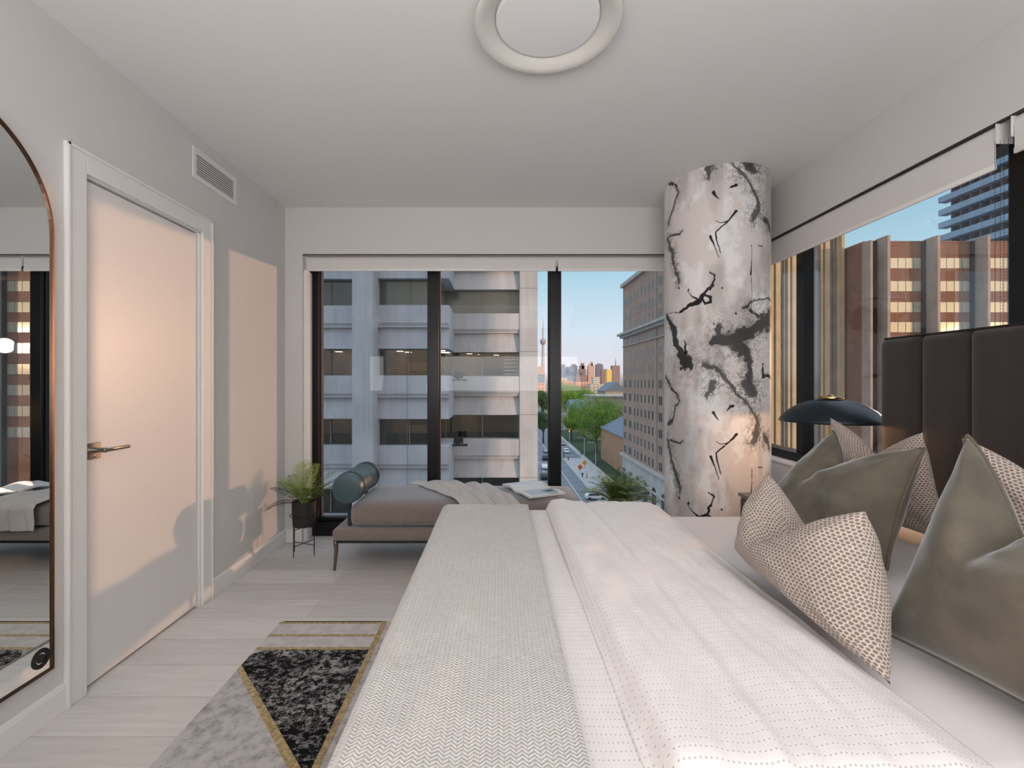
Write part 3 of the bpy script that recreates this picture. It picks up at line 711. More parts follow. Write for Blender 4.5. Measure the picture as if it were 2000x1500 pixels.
MB().lathe([(r, z+1.085) for r, z in sh], (LX, LY, 0), 72).build('lamp_shade', lampshade_m, la, smooth=True)
MB().lathe([(0, 1.205), (.056, 1.205), (.060, 1.208), (.060, 1.213), (.05, 1.216), (.02, 1.217), (.012, 1.224), (0, 1.226)], (LX, LY, 0), 40).build('top_disc', brass, la, smooth='auto')
MB().tube([(LX, LY, .64), (LX, LY, 1.10)], .012, 16).build('stem', brass, la, smooth='auto')
MB().lathe([(0, .621), (.10, .621), (.102, .628), (.095, .640), (.03, .648), (0, .65)], (LX, LY, 0), 48).build('base', lampshade_m, la, smooth='auto')
MB().lathe([(0, 1.095), (.022, 1.095), (.034, 1.115), (.034, 1.135), (.02, 1.155), (0, 1.16)], (LX, LY, 0), 24).build('bulb', emit('bulb_glow', (255, 190, 110), 14), la, smooth=True)
light('lamp_bulb', 'POINT', (LX, LY, 1.085), (0, 0, -1), 15, (1.0, .52, .22), shadow_soft_size=.03)

# ------------------------------------------------------------------ daybed bench
be = thing('daybed_bench', (-.26, 3.54, 0), 'backless daybed bench in brown grey weave in front of the end window', 'bench')
b0, b1 = -1.135, .615
m = MB(); m.rbox(b0, b1, 3.21, 3.86, .205, .285, .022, 3); o = m.build('seat_base', bench_m, be, smooth='auto')
MB().rbox(b0+.01, b1-.01, 3.22, 3.85, .188, .207, .006, 2).build('frame', mat('bench_frame', (52, 48, 46), .4, .6), be, smooth='auto')
def cush():
    mb = MB(); x0, x1, y0_, y1_, z0_, z1_ = -1.02, .60, 3.225, 3.86, .283, .462
    bm = bmesh.new(); bmesh.ops.create_cube(bm, size=1); bmesh.ops.subdivide_edges(bm, edges=bm.edges[:], cuts=10, use_grid_fill=True)
    for v in bm.verts:
        a, b, c = v.co*2
        def rnd(t, o1, o2, k): return t
        # superellipsoid-like rounding with a flat top
        ex = (abs(a)**14+abs(b)**7)**(1/10) if abs(a) > 1e-6 or abs(b) > 1e-6 else 0
        q = max(abs(a), abs(b)); r = 1-.10*max(0, q-.7)/.3*abs(c)**3
        z = c*(1-.16*max(abs(b)**6, abs(a)**16)*(abs(c) > .2))
        if c > 0: z += .07*(1-b*b)*(1-a**4)*c
        v.co = Vector(((x0+x1)/2+a*(x1-x0)/2*(1-.02*abs(c)**4*abs(a)**6), (y0_+y1_)/2+b*(y1_-y0_)/2*(1-.12*abs(c)**5*b*b), (z0_+z1_)/2+z*(z1_-z0_)/2))
    bm.verts.index_update(); mb.add([v.co[:] for v in bm.verts], [tuple(v.index for v in f.verts) for f in bm.faces]); bm.free()
    return mb.build('seat_cushion', bench_m, be, smooth=True, subsurf=1)
cush()
for x, s in ((b0+.02, -1), (b1-.02, 1)):
    for y in (3.235, 3.845):
        m = MB()
        pr = [(0, .205, .017), (.0, .18, .0165), (s*-.003, .15, .0145), (0, .10, .0125), (s*.008, .012, .009), (s*.009, .0, .0105)]
        m.tube([(x+a, y, z) for a, z, r in pr], [r for a, z, r in pr], 10)
        m.tube([(x, y, .198), (x-s*.05, y, .199), (x-s*.12, y, .200)], [.012, .010, .006], 8)
        m.build('leg', leg_m, be, smooth=True)
bx, bz, br_ = -1.046, .553, .104
o = MB().lathe([(0, 3.245), (br_-.014, 3.245), (br_-.004, 3.249), (br_, 3.26), (br_, 3.76), (br_-.004, 3.771), (br_-.014, 3.775), (0, 3.775)], (bx, 0, bz), 56, axis='y').build('bolster', leather, be, smooth='auto')
for y in (3.315, 3.695):
    MB().lathe([(br_-.001, y), (br_+.0035, y), (br_+.0035, y+.016), (br_-.001, y+.016)], (bx, 0, bz), 56, axis='y').build('strap', strap_m, o, smooth='auto')
for y in (3.30, 3.72): MB().rbox(bx-.006, bx+.018, y-.008, y+.008, .27, bz-br_+.012, .003, 2).build('bolster_post', strap_m, be)

# crumpled throw on the bench
def top_z(x, y):
    b = (y-3.5425)/.3175; return .462+.006*(1-b*b)-.018*abs(b)**6
def linen_fn(u, v):
    # u across the cloth, v from the back edge of the bench to the front and down
    t = v*1.32
    xb0, xb1 = -.76+.50*min(t, 1.0)**.85, -.12+.26*min(t, 1.)**1.0+(.05 if t > .5 else 0)*(t-.5)
    u2 = u+.035*math.sin(v*5)*math.sin(u*PI)
    x = xb0+(xb1-xb0)*u2
    y = 3.865-.66*min(t, 1.0)
    fold = 0
    ph = u*27+2.4*noise.noise(Vector((u*2.2, v*1.6, 2)))+v*2.0
    amp = .020*(.45+.8*abs(noise.noise(Vector((u*4, v*2.3, 5)))))*(1 if u < .85 else .6)
    fold = amp*1.7*(abs(math.sin(ph*.5))**.8*1.2)+.012*noise.noise(Vector((u*9, v*6, 1)))
    fold += .016*math.exp(-((u-.28)/.12)**2)*sm1(v, .7, .1)
    z = top_z(x, max(3.23, y))+.006+fold
    x += .02*noise.noise(Vector((u*3, v*5, 7)))
    if t > 1.0:
        d = t-1.0; z = top_z(x, 3.225)-.012-d*.48+.004; y = 3.205-fold*.8-.004; 
    elif t > .93:
        k = (t-.93)/.07; z -= .010*k*k; y -= .003*k
    if v < .02: z -= .004
    return (x, y, z)
tag(MB().grid(linen_fn, 110, 90).build('linen_blanket', linen, None, smooth=True, solid=.004), 'crumpled beige linen blanket thrown over the middle of the daybed', 'blanket')

# open magazine
def magazine():
    t = thing('magazine', (.22, 3.60, .47), 'open magazine lying face up on the right part of the daybed', 'magazine')
    b = NB('photo_page'); gx = b.xyz('UV'); n = b.noise(9, 4)
    inr = b.math('MULTIPLY', b.math('MULTIPLY', b.smooth(gx[0], .10, .12), b.math('SUBTRACT', 1, b.smooth(gx[0], .88, .90))), b.math('MULTIPLY', b.smooth(gx[1], .12, .14), b.math('SUBTRACT', 1, b.smooth(gx[1], .84, .86))))
    d = b.math('SQRT', b.math('ADD', b.math('POWER', b.math('SUBTRACT', gx[0], .68), 2), b.math('POWER', b.math('MULTIPLY', b.math('SUBTRACT', gx[1], .55), 1.3), 2)))
    im = b.mix(b.smooth(b.math('ADD', d, b.math('MULTIPLY', n, .25)), .22, .36), srgb((46, 60, 78)), srgb((176, 186, 194)))
    b.base(b.mix(inr, srgb((232, 232, 234)), im)); page = b.put(.3, 0, .5)
    # spine runs roughly front-back; pages curve up from it
    sp0, sp1 = Vector((.235, 3.66, .476)), Vector((.16, 3.40, .476))      # spine back, front (rotated a little)
    sp0, sp1 = Vector((.185, 3.585, .474)), Vector((.185, 3.585, .474))
    A = at(1011, 973, 3.36); 
    fl = Vector((.335, 3.30, 0)); ax = Vector((.90, .43, 0)).normalized(); ay = Vector((-.43, .90, 0)).normalized()
    org = Vector((.19, 3.36, 0))
    def pg(u, v, lift, side):
        W_, L_ = .225, .30
        q = org+(ax*W_*u*.98)+ay*0
        return q
    def page_fn(side):
        def f(u, v):
            wd = .30*u; ln = .235*v
            # the spine goes to the right and back, one page towards the camera, one away
            s = ax*(v*.30); c_ = ay*(side*u*.215)
            z = .482+.026*math.sin(min(1, u*1.25)*PI*.8)*(.9 if side > 0 else .45)+.004
            p = Vector((.125, 3.47, 0))+s+c_
            return (p.x, p.y, z)
        return f
    for side, nm, mm in ((1, 'left_page', paper), (-1, 'picture_page', page)):
        mb = MB(); mb.grid(page_fn(side), 20, 8); o = mb.build(nm, mm, t, smooth=True, solid=.0 if nm == 'picture_page' else .002)
        ul = o.data.uv_layers.new(name='UVMap'); idx = np.zeros(len(o.data.loops), np.int32); o.data.loops.foreach_get('vertex_index', idx)
        ul.data.foreach_set('uv', np.stack([(idx % 9)/8, (idx//9)/20], -1).ravel().astype(np.float32))
        st = MB(); f = page_fn(side); sgv = []
        n_ = 12
        for k in range(n_+1):
            u = k/n_
            for v in (0, 1): q = f(u, v); sgv += [(q[0], q[1], q[2]-.0012), (q[0], q[1], max(.474, q[2]-.012-.01*(1-u)*0))]
        fs_ = []
        for k in range(n_):
            a = k*4; fs_ += [(a, a+4, a+5, a+1), (a+2, a+3, a+7, a+6), (a+1, a+5, a+7, a+3)]
        fs_ += [(n_*4, n_*4+2, n_*4+3, n_*4+1)]
        st.add(sgv, fs_).build('page_stack', paper, t)
    return t
magazine()

# ------------------------------------------------------------------ plants
def leaf_mat(name, a, b_):
    b = NB(name); c = b.mix(b.noise(14, 3), srgb(a), srgb(b_)); b.base(c)
    b.p.inputs['Subsurface Weight'].default_value = .0
    return b.put(.45, 0, .4)
lm = [leaf_mat('palm_green', (58, 84, 36), (124, 148, 60)), leaf_mat('palm_dark', (30, 46, 32), (66, 86, 50)), leaf_mat('palm_light', (116, 138, 62), (176, 184, 100))]
def frond(base, az, L, rise, droop, m, t, width=.055, n=21):
    mb = MB(); pts = []
    d = Vector((math.cos(az), math.sin(az), 0)); side = Vector((-d.y, d.x, 0))
    for i in range(n+1):
        s = i/n; hor = L*math.sin(rise)*0
        el = rise-droop*s*s
        pts.append(None)
    p = Vector(base); pts = [p.copy()]
    for i in range(n):
        s = (i+.5)/n; el = rise-droop*s**1.6
        p = p+(d*math.cos(el)+Vector((0, 0, math.sin(el))))*L/n; pts.append(p.copy())
    mb.tube(pts, [.0026*(1-.75*i/n)+.0004 for i in range(n+1)], 5)
    for i in range(3, n+1):
        s = i/n; tan = (pts[i]-pts[i-1]).normalized(); up = tan.cross(side).normalized()
        if up.z < 0: up = -up
        ll = width*2.0*math.sin(PI*min(1, .18+s*.80))**.7+.012
        for sg in (-1, 1):
            dr = (side*sg*.80+tan*.75+up*.18).normalized(); w_ = .0032
            q = pts[i]+tan*random.uniform(-.004, .004); tip = q+dr*ll+Vector((0, 0, -.20*ll+random.uniform(-.1, .05)*ll)); mid = q+dr*ll*.5+up*.004
            wv = tan.cross(dr).cross(dr).normalized()*w_
            mb.add([q, mid+wv, tip, mid-wv], [(0, 1, 2, 3)])
    return mb.build('frond', m, t)
def palm(label, c, lab_stand, rot, groundz=0, seed=1, spread=1.0):
    random.seed(seed); x, y = c
    s = thing('plant_stand', (x, y, 0), lab_stand, 'plant stand', 'black wire plant stands')
    R_ = .100; tops = []
    for k in range(4):
        a = rot+k*PI/2; px_, py_ = x+R_*math.cos(a), y+R_*math.sin(a)
        MB().tube([(px_, py_, 0), (px_, py_, .30)], .0032, 8).build('leg', matte_black, s)
        tops.append((px_, py_))
    for k in (0, 1): MB().tube([(*tops[k], .075+.003*k), (*tops[k+2], .075+.003*k)], .0028, 6).build('cross_brace', matte_black, s)
    MB().tube([(x+R_*math.cos(t), y+R_*math.sin(t), .295) for t in np.linspace(0, 2*PI, 41)], .003, 6, cap=False).build('ring', matte_black, s)
    for k in (0, 1): MB().tube([(*tops[k], .206-.0055*k), (*tops[k+2], .206-.0055*k)], .0028, 6).build('pot_support', matte_black, s)
    t = thing('potted_palm', (x, y, .21), label, 'potted palm', 'potted palms by the end window')
    prof = []; n = 96; mb = MB(); vs = []
    rings = [(.072, .210), (.078, .214), (.083, .30), (.086, .392), (.086, .397), (.080, .397), (.079, .375)]
    for r, z in rings:
        for k in range(n):
            th = 2*PI*k/n; rr = r+(.0016*math.cos(th*32) if z < .395 and r > .08 or z == .214 else 0); vs.append((x+rr*math.cos(th), y+rr*math.sin(th), z))
    fs = [(i*n+k, i*n+(k+1) % n, (i+1)*n+(k+1) % n, (i+1)*n+k) for i in range(len(rings)-1) for k in range(n)]+[tuple(range(n))]
    mb.add(vs, fs).build('pot', planter_m, t, smooth='auto')
    MB().lathe([(0, .378), (.0795, .375), (.0795, .36), (0, .36)], (x, y, 0), 32).build('soil', soil_m, t)
    return t
pl = palm('feathery green palm in a ribbed black pot on a stand in the left corner', (-1.462, 3.55), 'thin black wire stand in the left corner holding a potted palm', -.42, seed=3)
for az, L, ri, dr_, k in [(1.75, .31, 1.45, .25, 2), (1.3, .30, 1.25, .35, 0), (.6, .30, 1.0, .55, 0), (.25, .30, .85, .6, 1), (0, .28, .7, .5, 0), (-.35, .27, .95, .8, 0), (2.6, .30, 1.1, .45, 0), (3.0, .33, .80, .25, 0),
                          (3.3, .34, .62, .25, 1), (3.5, .27, .25, .9, 1), (-1.4, .20, 1.1, .8, 0), (-1.9, .22, 1.2, .7, 2), (3.14, .29, 1.0, .4, 2), (.9, .29, 1.35, .3, 2), (2.2, .30, 1.35, .3, 2), (-.9, .24, .9, .9, 0), (.1, .30, .5, .4, 1)]:
    frond((-1.462+.015*math.cos(az), 3.55+.015*math.sin(az), .375), az, min(L, .24) if math.cos(az) < -.8 else L, ri, dr_, lm[k], pl)
pr_ = palm('bushy green palm in a ribbed dark pot between the daybed and the column', (.905, 3.52), 'black wire stand hidden behind the bed under the bushy palm', .3, seed=9)
for i in range(42):
    az = i*2.399; ri = .55+.85*((i*7) % 13)/13
    frond((.905+.02*math.cos(az), 3.52+.02*math.sin(az), .375), az, .21+.10*((i*5) % 7)/7, ri, .7+.3*((i*3) % 5)/5, lm[(0, 0, 2, 1)[i % 4]], pr_, width=.045)
random.seed(11)

#EXTERIOR
# ------------------------------------------------------------------ street level
asphalt = concrete_mat('asphalt', (122, 130, 140), .3); pave = concrete_mat('sidewalk_concrete', (176, 176, 178), .6)
grass = mat('lawn_green', (54, 78, 52), .95, var=.25, scale=.6, bump=.4, bscale=6)  # green darkened to include the tree shade over the lawn
struct('street_ground', MB().box(-3000, 3000, -200, 6000, GZ-1.2, GZ-.6), mat('city_ground', (128, 128, 122), .95, var=.2, scale=.02))
road = tag(MB().box(5.0, 22.5, 8, 420, GZ-.5, GZ).box(22.5, 29.3, 165, 420, GZ-.5, GZ).build('road', asphalt), kind='structure')
tag(MB().box(22.5, 300, 62, 76, GZ-.5, GZ-.002).build('road', asphalt), kind='structure')
tag(MB().box(22.5, 31.2, 78, 165, GZ-.5, GZ+.14).box(29.3, 31.2, 165, 420, GZ-.5, GZ+.14).box(-3, 5.0, 40, 420, GZ-.5, GZ+.14).build('sidewalk', pave), kind='structure')
tag(MB().box(22.5, 31.2, 8, 60, GZ-.5, GZ+.14).build('sidewalk', pave), kind='structure')
tag(MB().box(31.2, 70, 121, 260, GZ-.5, GZ+.10).build('lawn', grass), kind='structure')
mk = MB()
for i in range(40): mk.box(13.6, 13.8, 60+i*8, 63+i*8, GZ+.001, GZ+.015)
mk.box(18.9, 19.05, 78, 400, GZ+.001, GZ+.015).box(8.4, 8.55, 78, 400, GZ+.001, GZ+.015)
for i in range(16): mk.box(5.6+i*1.05, 6.1+i*1.05, 77, 80.5, GZ+.001, GZ+.015)
mk.box(5.4, 22.2, 81.6, 82.0, GZ+.001, GZ+.015)
tag(mk.build('road_marking', mat('marking_white', (216, 218, 220), .7)), kind='structure')

# ------------------------------------------------------------------ concrete office building across the street
og = mat('office_window_dark', (60, 68, 74), .08, 0, var=.25, scale=.5, spec=.9)
og2 = mat('office_window_green', (84, 92, 90), .12, 0, var=.12, scale=.7, spec=.8)
og3 = mat('office_window_warm', (112, 98, 80), .15, 0, var=.35, scale=.9, spec=.7)
mull = mat('window_mullion_grey', (118, 116, 112), .5, .4)
blk_ = mat('office_furniture_dark', (44, 46, 52), .6)
cb = thing('concrete_building', (-5, 30, GZ), 'grey precast concrete office building filling the left panes of the end window', 'building')
SILL = 1.60; PIT = 3.8; YL, YR = 25.3, 28.4; XM = -2.66
KS = range(-7, 4)
def spandrel(x0, x1, yf, k, mb):
    z = SILL+PIT*k
    pr = [(yf, z), (yf, z-.95), (yf+.10, z-1.10), (yf+.10, z-1.18), (yf+.32, z-1.18), (yf+.14, z-2.33), (yf+1.0, z-2.33), (yf+1.0, z), (yf+.2, z+.02)]
    mb.prism(pr, 'x', x0, x1)
m = MB(); m2 = MB(); m3 = MB()
for k in KS:
    spandrel(-11.0, -7.58, YL+.15, k, m); spandrel(-6.50, XM, YL, k, m2); spandrel(XM-.9, 1.30, YR, k, m3)
    z = SILL+PIT*k
    m2.box(XM-.9, XM, YL+1.0, YR+.2, z-2.33, z)
m.build('left_spandrels', conc, cb); m2.build('middle_spandrels', conc, cb); m3.build('right_spandrels', conc_l, cb)
zt, zb_ = SILL+PIT*3, GZ
MB().box(-7.58, -6.50, YL-.9, YL+2, zb_, zt).build('pilaster', conc, cb, bevel=.03)
MB().box(1.30, 2.38, YR-.06, YR+12, zb_, zt).box(1.27, 1.30, YR-.02, YR+.4, zb_, zt).build('pilaster', conc_l, cb, bevel=.03)
MB().box(-11, 2.3, YR+7, YR+12, zb_, zt).box(-11, -10.9, YL, YR+8, zb_, zt).build('core_wall', mat('core_wall', (92, 88, 84), .8), cb)
jt = MB()
for k in range(-6, 3): jt.box(1.31, 2.39, YR-.064, YR-.058, 3.10+PIT*k-.012, 3.10+PIT*k+.012)
jt.box(-4.9, -4.88, YL-.004, YL, 1.6-7*PIT, 1.6)
jt.build('panel_joint', mat('joint_dark', (120, 116, 114), .9), cb)
random.seed(5)
wood_in = mat('office_beige', (176, 152, 120), .7); dsk = mat('office_desk', (150, 138, 122), .5); tile_l = emit('office_ceiling_lamp', (255, 236, 200), 5)
slab = MB()
for k in range(-3, 3):
    z = SILL+PIT*k
    slab.box(-10.9, XM-.6, YL+1.0, YR+7, z+1.47, z+1.9).box(-10.9, XM-.6, YL+1.0, YR+7, z-.95, z-.8)
    slab.box(XM-.6, 1.3, YR+1.0, YR+7, z+1.47, z+1.9).box(XM-.6, 1.3, YR+1.0, YR+7, z-.95, z-.8)
slab.build('floor_slabs', mat('office_interior_ceiling', (96, 92, 86), .8), cb)
gl_o = pane_glass('office_clear_glass', (.62, .66, .66), 1.5, 1.6)
for k in (-3, -2, -1, 0, 1):
    z = SILL+PIT*k
    for nm, x0, x1, y, gm in (('a', -10.9, -7.58, YL+.75, 0), ('b', -6.50, XM-.55, YL+.6, 1), ('c', XM-.55, 1.28, YR+.6, 2)):
        lit = k in (0, -1)
        gmm = gl_o if lit or k == -2 else (og, og2, og2)[gm]
        MB().box(x0, x1, y, y+.02, z, z+1.47).build('window_pane', gmm, cb)
        mm = MB(); n = max(2, int((x1-x0)/1.5)); xs_ = [x0+(x1-x0)*i/n for i in range(n+1)]
        for x in xs_: mm.box(x-.03, x+.03, y-.06, y+.05, z, z+1.47)
        mm.box(x0, x1, y-.06, y+.05, z, z+.05).box(x0, x1, y-.06, y+.05, z+1.42, z+1.47)
        mm.build('window_mullions', mull, cb)
    MB().box(XM-.57, XM-.55, YL+.6, YR+.6, z, z+1.47).build('window_pane', gl_o if k in (0, -1) else og2, cb)
    if k in (0, -1, -2):
        for q in ((-10.5, -9.0, YL+3), (-6.4, -5.6, YL+3.4), (-2.4, -1.3, YR+2.0)): MB().box(q[0], q[1], q[2], q[2]+.1, z-.9, z+1.46).build('office_partition', mat('office_terracotta', (150, 112, 90), .7), cb)
        MB().box(-5.5, -3.6, YL+3.3, YL+3.4, z+.35, z+.85).build('office_whiteboard', wood_in, cb)
        MB().box(-8.9, -7.9, YL+2.8, YL+2.9, z+.1, z+1.3).build('office_whiteboard', wood_in, cb)
        for i in range(9):
            x = -10.3+i*1.25; yy = YL+1.9+(i % 3)*.7+(3.0 if x > -2.8 else 0)
            MB().box(x, x+1.0, yy, yy+.6, z-.25, z-.18).box(x+.35, x+.55, yy+.3, yy+.36, z-.18, z-.12).box(x+.2, x+.75, yy+.3, yy+.36, z-.12, z+.28+(.15 if i % 2 else 0)).build('office_desk', blk_, cb)
        if k > -2:
            for x, y in ((-5.9, YL+2.0), (-5.6, YL+2.9), (-4.1, YL+2.2), (-3.4, YL+1.5), (-3.3, YL+3.2), (-1.6, YR+2.2), (-2.0, YR+1.3), (-9.6, YL+2.4), (-.3, YR+3)):
                MB().box(x, x+.35, y, y+.35, z+1.44, z+1.468).build('office_lamp', tile_l, cb)
lv = MB()
for i in range(6): lv.box(.35, 1.2, YR+.52, YR+.56, SILL+.12+i*.22, SILL+.18+i*.22)
lv.build('louvre', mat('louvre_grey', (150, 150, 146), .5), cb)

# ------------------------------------------------------------------ copy helper for repeated building windows
def pane_set(parent, name, mesh_mb, m, places, limit=100, kind_name=None):
    proto = None; rest = MB()
    for i, (x, y, z) in enumerate(places):
        if i < limit:
            if proto is None:
                proto = mesh_mb.build(name, m, parent); base_loc = proto.location.copy(); proto.location = base_loc+Vector((x, y, z))
            else:
                c = proto.copy(); COL.objects.link(c); c.location = base_loc+Vector((x, y, z))
        else: rest.add([(v[0]+x, v[1]+y, v[2]+z) for v in mesh_mb.v], mesh_mb.f)
    if rest.v:
        o = rest.build(name, m, parent); o['kind'] = 'stuff'

# ------------------------------------------------------------------ brick hotel down the street
brick = concrete_mat('brown_brick', (172, 144, 130), .4); lime = concrete_mat('limestone', (186, 178, 174), .5)
hot = thing('brick_tower_block', (45, 95, GZ), 'tall brown brick hotel block with a pale stone base down the street', 'building')
HX = 31.6; HY0, HY1 = 86.5, 119.2
zc1 = EYE+(745-887)/F*119; zc2 = EYE+(745-655)/F*119; zr = EYE+(745-559)/F*119
MB().box(HX, HX+14, HY0, HY1, zc1, zr).build('brick_wall', brick, hot)
MB().box(HX-.15, HX+14, HY0-.2, HY1+.15, GZ, zc1).build('stone_base', lime, hot)
MB().box(HX-.7, HX+14, HY0-.7, HY1+.7, zc1-.25, zc1+.35).box(HX-1.3, HX+14, HY0-.7, HY1+1.3, zc2-.2, zc2+.35).box(HX-.7, HX+14, HY0-.5, HY1+.7, zc2-.8, zc2-.2).box(HX-.6, HX+14, HY0-.5, HY1+.6, zr-.4, zr+.5).box(HX-.5, HX+14, HY0-.5, HY1+.5, zc1-4.2, zc1-3.9).box(HX-.3, HX, HY0, HY1, zc2-3.0, zc2-2.8).build('cornice', lime, hot, bevel=.05)
MB().box(HX+5, HX+12, HY0+8, HY1-1.5, zr+.5, zr+5).build('glazed_penthouse', dark_glass, hot)
MB().box(HX-.05, HX+.02, 93.6, 93.75, GZ, zr).build('wall_joint', mat('joint_brown', (96, 78, 70), .9), hot)
ycols = [117.8, 116.6, 113.4, 112.3, 109, 106.6, 103.9, 101.3, 98.7, 96.3, 92.3, 91.2, 88.5]
zrows = [EYE+(745-p)/F*117.2 for p in (639, 617, 590, 670, 697, 722.6, 749, 774.5, 800, 825.5, 850.5, 876, 901.6)]
pl_ = []
for z in zrows:
    for y in ycols:
        pl_.append((HX, y, z))
wn_glass = mat('hotel_window_glass', (34, 42, 56), .15, 0, var=.3, scale=.3, spec=.4)
pm = MB().box(-.02, .05, -.42, .42, -.85, .85)
pl_.sort(key=lambda q: (q[1], -q[2]))
pl_ = [q for q in pl_ if q[1] > 88]+[q for q in pl_ if q[1] <= 88]
pane_set(hot, 'window', pm, wn_glass, pl_, 100)
fm = MB()
for x, y, z in pl_: fm.box(x-.08, x, y-.46, y+.46, z-.93, z-.86)
o = fm.build('window_sills', lime, hot)
aw = MB()
for i in range(6):
    y = 89.5+i*5.6; n = 10
    aw.prism([(y-1.3, GZ+.8), (y+1.3, GZ+.8)]+[(y+1.3*math.cos(PI*k/n), GZ+4.3+1.3*math.sin(PI*k/n)) for k in range(n+1)], 'x', HX-.2, HX)
aw.build('arched_windows', wn_glass, hot)
MB().box(HX-3.2, HX-.15, 98, 104, GZ+3.6, GZ+3.9).build('entrance_canopy', mat('canopy_dark', (60, 62, 70), .5), hot)

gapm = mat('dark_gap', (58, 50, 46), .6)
# ------------------------------------------------------------------ brown office block with deep fins (side window)
brownb = concrete_mat('brown_panel', (142, 102, 84), .5); finm = concrete_mat('fin_concrete', (176, 158, 146), .4)
bl = thing('brown_office_block', (90, 90, GZ), 'brown office block with rows of gold reflecting windows between deep concrete fins', 'building')
ZB = EYE+277/F*81
MB().box(62.8, 190, 81, 91.5, GZ, ZB-.3).build('brown_wall', brownb, bl)  # far end runs on unseen, lengthened to shade the street
for i in range(14):
    x = 64.9+i*8.35
    MB().box(x, x+.45, 78.5, 81.1, GZ, ZB).build('fin', finm, bl)
    MB().box(x-.56, x-.02, 80.6, 80.99, GZ, ZB-.3).build('fin_shadow', gapm, bl)  # dark strip painted for the shadow beside each fin
MB().box(62.6, 63.0, 79.2, 81.1, GZ, ZB-.6).build('fin', finm, bl)
tw = [EYE+(745-p)/F*81 for p in (524, 569, 610, 649, 690, 731, 772, 813, 854)]
bw = MB().box(0, 1.22, -.06, 0, 0, 1.74)
b = NB('gold_reflecting_glass'); b.base(srgb((226, 220, 206))); goldg = b.put(.04, .5, .8)  # cream base puts part of the warm sky reflection into the colour
plb = []
for i in range(3):
    for z in tw:
        for k in range(4): plb.append((67.42+i*8.35+k*1.33, 81, z))
for i in range(3, 13):
    for z in tw:
        for k in range(4): plb.append((67.42+i*8.35+k*1.33, 81, z))
pane_set(bl, 'window', bw, goldg, plb, 100)
MB().box(65.3, 190, 80.93, 81.0, ZB-.5, ZB-.25).build('parapet', brownb, bl)
MB().box(75, 76.3, 84, 86, ZB-.3, ZB+.6).box(80, 81, 84, 86, ZB-.3, ZB+.3).build('roof_vent', finm, bl)

# ------------------------------------------------------------------ ribbed tower
rib_m = concrete_mat('sunlit_rib', (206, 178, 140), .4); rec_m = concrete_mat('shaded_grey', (150, 140, 134), .4); gapm = mat('dark_gap', (58, 50, 46), .6)  # rib and recess colours paint in low sun and the shade between
rt = thing('ribbed_tower', (56, 90, GZ), 'tall windowless tower of vertical concrete ribs coloured as if sunlit, left of the brown block', 'building')
MB().box(47, 62.3, 85.9, 106, GZ, 44).build('recessed_wall', rec_m, rt)
x = 47.2; i = 0
while x < 60:
    MB().box(x, x+.80, 85.05, 85.95, GZ, 44).build('rib', rib_m, rt)
    MB().box(x+1.75, x+1.92, 85.55, 85.95, GZ, 44).build('thin_rib', rec_m, rt)
    MB().box(x+2.32, x+2.72, 85.3, 85.95, GZ, 44).build('rib', rib_m, rt)
    MB().box(x+2.73, x+2.98, 85.85, 85.92, GZ, 44).build('dark_gap', gapm, rt)
    x += 2.98
MB().box(61.8, 62.3, 84.7, 86, GZ, 44).build('corner_rib', rib_m, rt)
jn = MB()
for k in range(18): jn.box(47, 62, 85.885, 85.9, GZ+2+k*3.5, GZ+2.05+k*3.5)
jn.build('panel_joint', gapm, rt)

# ------------------------------------------------------------------ balcony tower behind the brown block
bt = thing('balcony_tower', (112, 108, GZ), 'apartment tower with long stacked balconies tinted blue as in shade, seen top right', 'building')
slm = concrete_mat('shaded_balcony', (150, 176, 200), .4)  # blue tint puts the shade of this face into the colour
TX = 105; MB().box(TX+1.9, TX+20, 94.5, 110.4, GZ, 80).build('tower_wall', mat('tower_dark_wall', (64, 58, 62), .5), bt)
for k in range(22):
    z = EYE+15+k*3.05
    MB().box(TX, TX+2, 92.5, 112.4, z, z+1.35).build('balcony', slm, bt)
pst = MB()
for k in range(22):
    for j in range(8): pst.box(TX+.9, TX+1.9, 94.5+j*2.2, 94.8+j*2.2, EYE+15+k*3.05+1.3, EYE+15+k*3.05+3.1)
pst.build('balcony_dividers', mat('divider_blue', (96, 110, 128), .7), bt)

# unseen tower added to keep the low sun out of the room, then the podium
tag(MB().box(30, 52, -52, -24, GZ, 60).build('sun_blocker', conc), 'unseen concrete tower added to block the low sun, outside the frame to the right', 'building')
pod = thing('podium_roof', (45, 40, GZ), 'low podium roof with lawn and dark railing below the brown block', 'building')
MB().box(38, 100, 30, 60, GZ, GZ+9).build('podium', conc, pod)
MB().box(40, 98, 40, 58, GZ+9, GZ+9.2).build('roof_lawn', grass, pod)
MB().box(38, 100, 30, 30.3, GZ+9, GZ+10.3).build('parapet', mat('roof_dark', (50, 46, 44), .8), pod)

